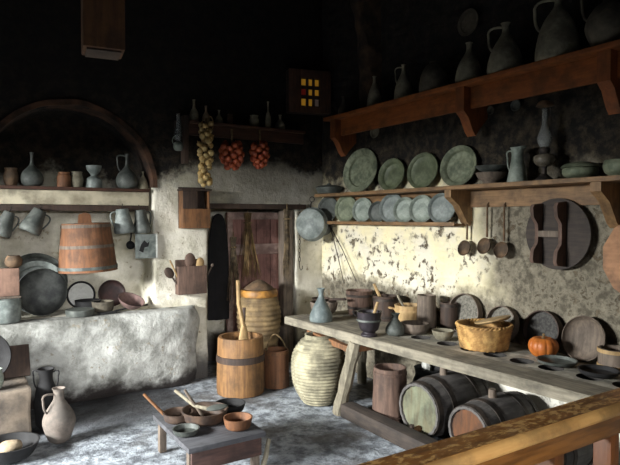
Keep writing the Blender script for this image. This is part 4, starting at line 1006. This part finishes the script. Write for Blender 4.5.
# lit lattice lantern near the corner
q0 = B(291, 67, 5.3); q1 = B(328, 115, 5.3); w = (q1.x - q0.x) / 2; h = q0.z - q1.z
t = thing('lattice_lantern', 'square wooden box lantern with nine glowing yellow panes near the corner', 'lantern', ((q0.x + q1.x) / 2, 5.3, q1.z), (0, 0, radians(-14)))
fy = -.02
mb = MB(); cw = w * .45; ch = h * .335; zc = h * .47
mb.box((-w, fy, 0), (-cw, .02, h), bev=.004); mb.box((cw, fy, 0), (w, .02, h), bev=.004); mb.box((-cw, fy, 0), (cw, .02, zc - ch), bev=.004); mb.box((-cw, fy, zc + ch), (cw, .02, h), bev=.004)
mb.build('frame', mat('lantern_wood', (92, 60, 40), (52, 34, 24), 7, .7, .3, stretch=ZS), t)
mb = MB()
for i in (1, 2):
    x = -cw + 2 * cw * i / 3; mb.box((x - .015, fy, zc - ch), (x + .015, .01, zc + ch)); z = zc - ch + 2 * ch * i / 3; mb.box((-cw, fy + .001, z - .02), (cw, .009, z + .02))
mb.build('lattice', 'wood_dark', t)
for i in range(3):
    for j in range(3):
        x0 = -cw + 2 * cw * i / 3 + .01; x1 = -cw + 2 * cw * (i + 1) / 3 - .01; z0 = zc - ch + 2 * ch * j / 3 + .013; z1 = zc - ch + 2 * ch * (j + 1) / 3 - .013
        mm = 'pane_r' if (i, j) == (0, 1) else 'pane_w' if (i, j) == (2, 0) else 'pane_y'
        MB().box((x0, -.006, z0), (x1, .0, z1)).build('pane', mm, t)
MB().box((-w, .021, 0), (w, .12, h), bev=.004).build('case', 'wood_dark', t)

# square post hanging from the vault
q = B(103, 53, 3.5)
t = thing('hanging_post', 'square brown wooden post hanging down from the dark vault', 'post', (q.x, 3.5, q.z), (0, 0, radians(-8)))
MB().box((-.115, -.11, 0), (.115, .11, 2.35), bev=.012).build('shaft', 'hanging_wood', t)
MB().box((-.095, -.09, -.012), (.095, .09, -.0005), bev=.004).build('end_cap', 'wood_dark', t)

# ------------------------------------------------------------------ floor, left and middle
mb = MB(); mb.box((-1.0, 4.68, -.01), (.50, 5.12, .365), bev=.02)
bmesh.ops.subdivide_edges(mb.bm, edges=mb.bm.edges[:], cuts=5, use_grid_fill=True); mb.rough(.012, 5)
tag(mb.build('stone_block', 'stone'), 'squared brownish stone block on the floor before the hearth', 'stone block')
tag(MB().box((-.4, 0, 0), (.12, .03, .26), bev=.006).build('dark_board', 'wood_dark'), 'dark brown board leaning on the hearth behind the stone block', 'board', None, (.42, 5.06, .375), (radians(-26), 0, 0))
q = B(0, 366, 5.0); r = .2
tag(dish_mesh(r, .06, .02).build('black_pan', 'soot_metal'), 'round black pan leaning over the stone block at the picture edge', 'pan', None, (.20, 4.98, .375), (0, radians(12), pi / 2))
jug('white_pot', 'small whitish pot on the stone block at the picture edge', (.27, 4.80, .372), .15, .06, P_POT, 'tin', 'pot', handle=False)
p = F(56, 444)
jug('amphora', 'dusty pale clay amphora standing on the floor beside the stone block', (.66, 4.47, .0), .40, .112, [(.4, 0), (.7, .08), (1, .34), (.92, .52), (.55, .7), (.34, .8), (.32, .93), (.42, 1)], 'amphora', 'amphora', True, rz=radians(200), hz=(.9, .58), hr=.03)
jug('black_jug', 'tall black two handled jug in the gap behind the amphora', (.625, 4.86, 0), .46, .085, [(.7, 0), (.9, .08), (1, .4), (.85, .66), (.6, .8), (.62, .93), (.75, 1)], 'soot_metal', 'jug', True, rz=radians(-30), hz=(.94, .66), twohandles=True)
p = F(10, 458)
tag(MB().lathe(hollow(smooth_prof([(.11, 0), (.15, .03), (.185, .1), (.19, .11)], 4), .012), seg=32).build('dark_basin', 'soot_metal'), 'dark shallow basin on the floor in the near left corner of the view', 'basin', None, (p.x, p.y, 0))
mb = MB().ball((0, 0, 0), (.085, .07, .055)); mb.rough(.012, 12)
tag(mb.build('bread_crust', 'pale_stone'), 'pale crusty lump lying in the dark floor basin', 'bread', None, (p.x, p.y + .02, .068))
# low table with pots
ZLT = .25
t = thing('low_table', 'low grey wooden table on the floor carrying cooking pots', 'table', (1.2, 3.25, 0))
mb = MB(); mb.box((0, 0, ZLT - .035), (.53, .72, ZLT), bev=.008); mb.build('tabletop', 'wood_grey_x', t)
MB().box((.03, .025, ZLT - .16), (.51, .05, ZLT - .036), bev=.004).build('apron', mat('dark_red_apron_wood', (92, 66, 58), (52, 38, 36), 6, .8, .3, stretch=XS), t)
MB().box((.03, .67, ZLT - .13), (.51, .695, ZLT - .036), bev=.004).build('apron', 'wood_dark', t)
for x, y in ((.02, .03), (.46, .03), (.02, .60), (.46, .60)):
    MB().box((x, y + .021, 0), (x + .05, y + .066, ZLT - .036), bev=.004).build('leg', 'wood_gran', t)
def pot(name, label, px, py, r, h, m, group='pots on the low table'):
    q = F(px, py, ZLT)
    return tag(MB().lathe(hollow(smooth_prof([(r * .7, 0), (r * .88, h * .2), (r, h * .85), (r * 1.03, h)], 4), .009), seg=30).build(name, m), label, 'pot', group, (q.x, q.y, ZLT)), q
o, q1 = pot('cooking_pot', 'widest brown cooking pot in the middle of the low table', 205, 421, .155, .085, 'pot_brown')
st = thing('wooden_ladle', 'grey flat ladle lying across the widest cooking pot', 'ladle', q1 + Vector((-.03, .0, .08)), (0, radians(-6), radians(-20)))
MB().tube([(-.16, .12, .13), (-.04, .03, .03), (.05, -.03, .01)], [.012, .012, .014], 8).build('handle', 'wood_grey_z', st)
MB().ball((.11, -.06, .02), (.075, .05, .016)).build('ladle_bowl', 'tin_dark', st)
stick('wooden_spatula', 'thin grey spatula standing in the widest cooking pot', 'spatula', q1 + Vector((.0, .02, .012)), q1 + Vector((-.12, .06, .22)), .011, 'wood_gran')
o, q2 = pot('cooking_pot', 'dark pot behind the widest one towards the churn', 230, 411, .11, .06, 'soot_metal')
o, q3 = pot('cooking_pot', 'small orange brown bowl on the right corner of the low table', 238, 428, .095, .075, 'wood_red')
t = thing('handled_pan', 'small pan with long handle at the hearth side of the low table', 'pan', F(178, 421, ZLT), (0, 0, 0), 'pots on the low table')
MB().lathe(hollow(smooth_prof([(.07, 0), (.09, .015), (.1, .06), (.103, .065)], 4),   .008), seg=28).build('bowl', 'pot_brown', t)
MB().tube([(-.085, .04, .05), (-.16, .09, .14), (-.2, .12, .19)], [.011, .01, .01], 8).build('handle', 'wood', t)
o, q4 = pot('cooking_pot', 'shallow dark dish at the front left of the low table', 186, 434, .085, .04, 'tin_dark')
p0 = F(263, 467); stick('kindling_stick', 'pale stick propped on the floor before the low table', 'stick', (p0.x, p0.y, .004), (p0.x + .06, p0.y + .02, .17), .017, 'wood_grey_z')

# ------------------------------------------------------------------ varnished railing
RX0, RX1 = -1.2, 3.4
t = thing('railing', 'varnished golden brown wooden railing with worn top across the near corner', 'railing', (0, 1.035, 0))
def rprof(name, pts, m, n=1):
    mb = MB(); bm = mb.bm
    a = [bm.verts.new((RX0, y, z)) for y, z in pts]; b = [bm.verts.new((RX1, y, z)) for y, z in pts]
    bm.faces.new(a); bm.faces.new(b[::-1])
    for i in range(len(pts)): bm.faces.new((a[i], b[i], b[(i + 1) % len(pts)], a[(i + 1) % len(pts)]))
    return mb.build(name, m, t, 50)
rprof('top_rail', [(.055, 1.015), (.058, 1.04), (.05, 1.05), (-.036, 1.051), (-.036, 1.008), (.05, 1.008)], 'varnish')
em = rprof('edge_moulding', [(-.0365, 1.0505), (-.046, 1.047), (-.054, 1.038), (-.058, 1.028), (-.055, 1.018), (-.045, 1.012), (-.0365, 1.008)], mat('golden_edge_wood', (190, 148, 88), (146, 102, 52), 6, .5, .2, stretch=XS))  # lighter wood colour along the near edge
em['label'] = 'lighter golden edge'
rprof('sub_rail', [(-.033, .945), (-.033, 1.007), (.035, 1.007), (.035, .945)], 'varnish')
rprof('bottom_rail', [(-.03, .10), (-.03, .16), (.03, .16), (.03, .10)], 'varnish')
mz = mat('varnished_baluster_wood', (112, 64, 26), (78, 44, 18), 7, .45, .2, stretch=ZS)
x = 1.52 - .30 * 8
while x < RX1 - .1:
    MB().box((x - .024, -.03, .161), (x + .024, .032, .944), bev=.004).build('baluster', mz, t)
    x += .30
for x in (RX0 + .04, RX1 - .05):
    MB().box((x - .04, -.04, 0), (x + .04, .04, .0995)).build('foot', 'varnish', t)

# ------------------------------------------------------------------ light
w = D.worlds.new('world'); SC.world = w; w.use_nodes = True
w.node_tree.nodes['Background'].inputs[0].default_value = (.55, .7, 1, 1); w.node_tree.nodes['Background'].inputs[1].default_value = .15
def area(name, loc, target, sx, sy, power, col, spread=180):
    l = D.lights.new(name, 'AREA'); l.shape = 'RECTANGLE'; l.size = sx; l.size_y = sy; l.energy = power; l.color = col; l.spread = radians(spread)
    o = D.objects.new(name, l); COL.objects.link(o); o.location = loc
    o.rotation_euler = (Vector(target) - Vector(loc)).to_track_quat('-Z', 'Y').to_euler(); return o
area('window_daylight', (XL - 2.3, 3.6, 2.45), (XL, 3.7, 1.6), 3.2, .8, 2300, (.97, .99, .98))
area('front_fill', (-.3, YF - 2.3, 2.42), (-.3, YF, 1.2), 2.4, .8, 1300, (.97, .98, 1.0))  # added fill light from behind the camera

SC.render.engine = 'CYCLES'
SC.cycles.use_denoising = True
SC.cycles.max_bounces = 8
SC.view_settings.view_transform = 'Standard'; SC.view_settings.look = 'None'
SC.view_settings.exposure = 0.0; SC.view_settings.gamma = 1; SC.view_settings.use_curve_mapping = False
